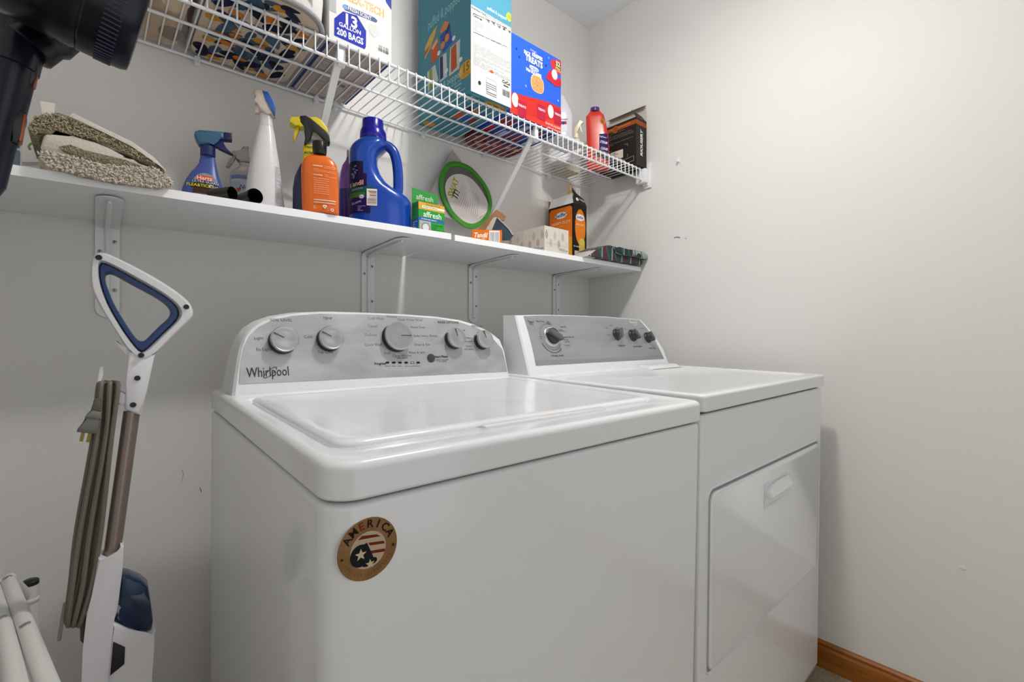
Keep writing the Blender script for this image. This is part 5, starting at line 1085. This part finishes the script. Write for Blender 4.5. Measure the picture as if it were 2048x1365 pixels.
# tube
q = pf.uv(*Zn((745, 560), (632, 1365))); q2 = pf.uv((231, 1100))[0]; b = NB(); tube(b, [pf.P(*q[0], 0), pf.P(*pf.uv((224, 1110))[0], 0)], 62 / 4.55 * k, 20); obj('pole', b, mat('#8d8078', .32, .55, name='bronze_tube'), t)
# body
Zb = zm(0, 1000, 3.74)
def zfl(px): return px
vfl = -CAM.z
def lower(pts_px, o0, o1, name, m, parent=t, bevel=.004):      # polygon given in pixels; rows past the frame end at floor heights (metres)
    q = []
    for e in pts_px:
        if e[0] == 'm': q.append((e[1], e[2] - CAM.z))
        else: q.append(pf.uv(Zb(e)[0])[0])
    b = NB(); pf.slab(b, q, o0, o1, bevel=bevel, seg=3); return obj(name, b, m, parent)
lower([(738, 400), (800, 412), (890, 360), (900, 310), (925, 325), (915, 500), (880, 800), (835, 900), (800, 1365), ('m', .028, .16), ('m', -.020, .16), (615, 1365), (625, 1080), (650, 850), (690, 680)], -.016, .018, 'body_front', MW, bevel=.008)
lower([(835, 890), (960, 940), (1080, 985), (1140, 960), (1163, 960), (1150, 1080), (1105, 1365), ('m', .060, .16), ('m', .0, .16), (790, 1365)], -.030, .012, 'body_side', MW, bevel=.008)
tk = lower([(905, 555), (960, 562), (1050, 600), (1105, 645), (1125, 760), (1145, 900), (1135, 955), (1090, 975), (1030, 970), (930, 935), (848, 890), (870, 740)], -.028, .008, 'water_tank', mat('#0b2345', .18, coat=.2, name='tank_blue'), bevel=.008)
lower([(915, 570), (965, 578), (1045, 612), (1090, 650), (1060, 690), (980, 700), (905, 715)], .0072, .0088, 'tank_lid', mat('#16324f', .3), tk, bevel=.0005)
q = [pf.uv(Zb(p_)[0])[0] for p_ in ((880, 800), (885, 770), (893, 772), (905, 790), (895, 800), (885, 845))]; b = NB(); pf.slab(b, q, .0076, .0092); obj('arrow_mark', b, mat('#8fa3b8', .5), tk, smooth=False)
lower([(848, 1030), (935, 1070), (930, 1195), (825, 1280)], .008, .0135, 'vent_recess', mat('#111214', .4), bevel=.001)
b = NB(); box(b, (-.02, -.02, .03), (.04, .02, .17)); bmesh.ops.transform(b, matrix=Matrix.Translation(V((p.x, p.y, 0))) @ Matrix.Rotation(facing(pf), 4, 'Z'), verts=b.verts[:]); obj('neck_joint', b, MB_, t)
b = NB(); box(b, (-.14, -.055, .002), (.16, .055, .035), bevel=.012); bmesh.ops.transform(b, matrix=Matrix.Translation(V((p.x, p.y, 0))) @ Matrix.Rotation(facing(pf), 4, 'Z'), verts=b.verts[:]); obj('mop_head', b, MW, t)
# cord bundle and plug
CG = mat('#6e675b', .5, name='grey_cord')
rg = random.Random(3)
for j in range(8):
    s = j / 7; top_ = (lerp(470, 615, s) + 0, 330 + 20 * abs(s - .5)); o = .004 + .010 * math.sin(j * 2.1)
    a = Zn((lerp(440, 620, s), 345))[0]; a0 = Zn((lerp(470, 600, s), 305))[0]; m1 = Zn((lerp(400, 570, s) + rg.uniform(-12, 12), 800))[0]
    m2 = Zb((lerp(580, 755, s) + rg.uniform(-14, 10), 200))[0]; m3 = Zb((lerp(535, 690, s) + rg.uniform(-8, 8), 600))[0]; e = Zb((lerp(500, 610, s), 880))[0]; e2 = Zb((lerp(520, 585, s), 930))[0]
    P_ = [pf.P(*pf.uv(x)[0], o * w_) for x, w_ in ((a0, .3), (a, 1), (m1, 1.2), (m2, 1), (m3, 1.1), (e, 1), (e2, .3))]
    b = NB(); tube(b, curve(P_, 6), 27 / 4.55 * k * .72, 8); obj('cord', b, CG, t)
def sln(name, pts, th, m, off=.016, bevel=.002): return sl(name, pts, off - th / 2, off + th / 2, m, bevel=bevel, conv=Zn)
pg = sln('plug', ((330, 590), (472, 600), (440, 720), (432, 742), (255, 722), (262, 698), (300, 690)), .022, mat('#6a6a60', .45), bevel=.004)
sln('plug_collar', ((360, 555), (395, 535), (475, 548), (472, 610), (330, 596), (340, 575)), .024, mat('#74746a', .45), bevel=.003)
sln('strain_relief', ((410, 430), (470, 430), (470, 548), (375, 545)), .016, mat('#55554c', .5))
for a_ in ((292, 735), (352, 742)): x, y = a_; sln('prong', ((x, y), (x + 34, y + 4), (x + 14, y + 84), (x - 18, y + 76)), .0025, mat('#8a7a4a', .3, .9), bevel=0)
lower([(470, 780), (510, 770), (480, 900), (455, 1050), (425, 1050), (455, 870)], -.004, .004, 'cord_hook', mat('#8d8d8f', .4), bevel=.001)
lower([(600, 880), (645, 875), (630, 1075), (600, 1045)], -.006, .004, 'cord_hook', mat('#4a4638', .5), bevel=.001)

# ================================================================== WHITE RACK (bottom left)
WR = mat('#dbdad6', .35, name='rack_white')
def pt3(x, y, t_): return at(*Zb((x, y))[0], t_)
A0, A1 = pt3(62, 600, .74), pt3(345, 1365, .46); B0, B1 = pt3(-40, 640, .74), pt3(115, 1365, .46); C0 = pt3(228, 625, .80)
t = thing('folding_rack', 'white tubular folding rack with rivets at the lower left corner', 'rack', (C0.x, C0.y, 0))
for a, e in ((A0, A1), (B0, B1)):
    e2 = e + (e - a) * .35; r = .0088
    b = NB(); d = (e2 - a).normalized(); tube(b, [a, a + d * .003, a + d * .010] + [lerp(a, e2, s) for s in (.3, .6, 1)], [r * .6, r * .9, r, r, r, r], 16); rl = obj('rail', b, WR, t)
    for s in (.04, .62) if a is A0 else (.52,):
        c_ = lerp(a, e, s); n_ = (CAM - c_).normalized(); n_ = (n_ - d * n_.dot(d)).normalized(); b = NB(); lathe(b, c_ + n_ * r * .97, n_, [(0, .0055), (.001, .005), (.0016, .003)], 14); obj('rivet', b, mat('#9a9894', .35, .6), rl)
    leg = V((e2.x, e2.y, .0015)); b = NB(); tube(b, [leg, e2], .0115, 14); obj('leg', b, WR, t)
b = NB(); tube(b, [V((C0.x, C0.y, .001)), C0], .0105, 16); po = obj('post', b, WR, t)
b = NB(); lathe(b, C0, (0, 0, 1), [(-.002, .0110), (.004, .0110), (.006, .009), (.007, .003)], 16); obj('end_cap', b, BLK, po)
b = NB(); lathe(b, C0 - V((0, 0, .032)), (0, 0, 1), [(0, .0105), (.002, .0120), (.006, .0120), (.008, .0105)], 16); obj('collar', b, WR, po)
b = NB(); tube(b, [A0 + V((0, .012, -.002)), V((C0.x, C0.y, A0.z - .06)), B0 + V((0, .012, -.002))], .008, 10); obj('crossbar', b, WR, t)

# ================================================================== STICK VACUUM (upper left)
TV = .56; pf, _ = vplane(90, t=TV); k = TV / FPX
NV = mat('#080a14', .26, spec=.35, name='vacuum_navy'); NV2 = mat('#0b0e20', .28, spec=.35, name='vacuum_wand'); COP = mat('#a5583a', .3, .8, name='copper')
def vp(x, y, o=0): return pf.P(*pf.uv(Z1((x, y))[0])[0], o)
wall_anchor = V((XL, vp(0, 600).y, vp(0, 600).z))
t = thing('stick_vacuum', 'navy cordless stick vacuum with copper switches at the upper left', 'vacuum', (wall_anchor.x, wall_anchor.y, .5))
u3412 = k / 3.412
c1 = at(284, 52, .56); r1 = ray(284, 52); axd = (RT * -48 + UP * -150).cross(r1).normalized(); axd = axd if axd.dot(RT) > 0 else -axd
R0 = .0590; L_ = .112; c0 = c1 - axd * L_
obj('motor_housing', lathe(NB(), c0, axd, [(-.012, R0 * .55), (0, R0 * .92), (L_ * .06, R0 * .99), (L_ * .55, R0 * 1.0), (L_ * .56, R0 * .985), (L_ * .575, R0 * .985), (L_ * .585, R0 * 1.0), (L_ * .84, R0 * .985)], 48, cap1=True), NV, t)
en = lathe(NB(), c0 + axd * L_ * .84, axd, [(0, R0 * .985), (L_ * .10, R0 * .97), (L_ * .15, R0 * .93), (L_ * .16, R0 * .80), (L_ * .14, R0 * .78)], 48); ec = obj('filter_cap', en, NV2, t)
b = NB(); u_, v_ = basis(axd)
for j in range(72):
    a = 2 * math.pi * j / 72; d_ = u_ * math.cos(a) + v_ * math.sin(a); tube(b, [c0 + axd * L_ * .72 + d_ * R0 * .996, c0 + axd * L_ * .86 + d_ * R0 * .99], .0009, 5)
obj('grip_ribs', b, mat('#3a3f5c', .25), ec, kind='stuff')
b = NB(); tube(b, [c0 + axd * L_ * .985 + (u_ * math.cos(a) + v_ * math.sin(a)) * R0 * .9 for a in [2 * math.pi * j / 40 for j in range(40)]], .0007, 6, closed=True); obj('copper_ring', b, COP, ec)
# neck from housing to wand
b = NB(); tube(b, curve([vp(470, 80), vp(380, 170), vp(270, 260), vp(170, 330)], 5), [.036] * 5 + [.030] * 5 + [.026] * 5 + [.022], 20); obj('neck', b, NV, t)
b = NB(); tube(b, curve([vp(480, -120), vp(330, -110), vp(190, -20), vp(120, 120), vp(110, 300)], 5), .020, 14); obj('grip_loop', b, NV2, t)
w0, w1 = vp(165, 190), vp(-95, 1150); wdv = (w1 - w0).normalized(); rw = 112 * u3412
wend = w0 + wdv * .56
b = NB(); tube(b, [w0, w0 + wdv * .05, w0 + wdv * .051, w0 + wdv * .105, w0 + wdv * .107, w0 + wdv * .19, w0 + wdv * .2], [rw * 1.12, rw * 1.12, rw * 1.02, rw * 1.02, rw * .96, rw * .96, rw * .8], 24); obj('wand_joint', b, NV2, t)
b = NB(); tube(b, [w0 + wdv * .19, wend], rw * .72, 18); obj('wand', b, mat('#23243a', .25, .4), t)
def vs(name, pts, o0, o1, m, bevel=.002):
    q = pf.uv(*Z1(*pts)); b = NB(); pf.slab(b, q, o0, o1, bevel=bevel); return obj(name, b, m, t)
vs('trigger', ((215, 410), (262, 425), (268, 470), (248, 560), (225, 608), (185, 595), (195, 480)), -.008, .012, BLK); vs('trigger_face', ((258, 470), (266, 500), (244, 600), (228, 605)), -.006, .010, COP)
vs('latch', ((120, 770), (182, 790), (185, 830), (150, 960), (130, 1005), (75, 990), (90, 860)), -.008, .014, BLK); vs('latch_button', ((165, 800), (184, 815), (152, 985), (130, 990)), -.006, .015, COP)
b = NB(); box(b, (-.05, -.08, -.03), (.05, .08, .03), bevel=.012); bmesh.ops.transform(b, matrix=Matrix.Translation(wend + V((-.09, 0, 0))), verts=b.verts[:]); obj('floor_head', b, NV, t)
hk = w0 + wdv * .30
b = NB(); tube(b, [V((XL + .002, hk.y, hk.z)), hk], .012, 10); box(b, (XL + .001, hk.y - .04, hk.z - .09), (XL + .012, hk.y + .04, hk.z + .09), bevel=.004); obj('wall_dock', b, NV2, t)
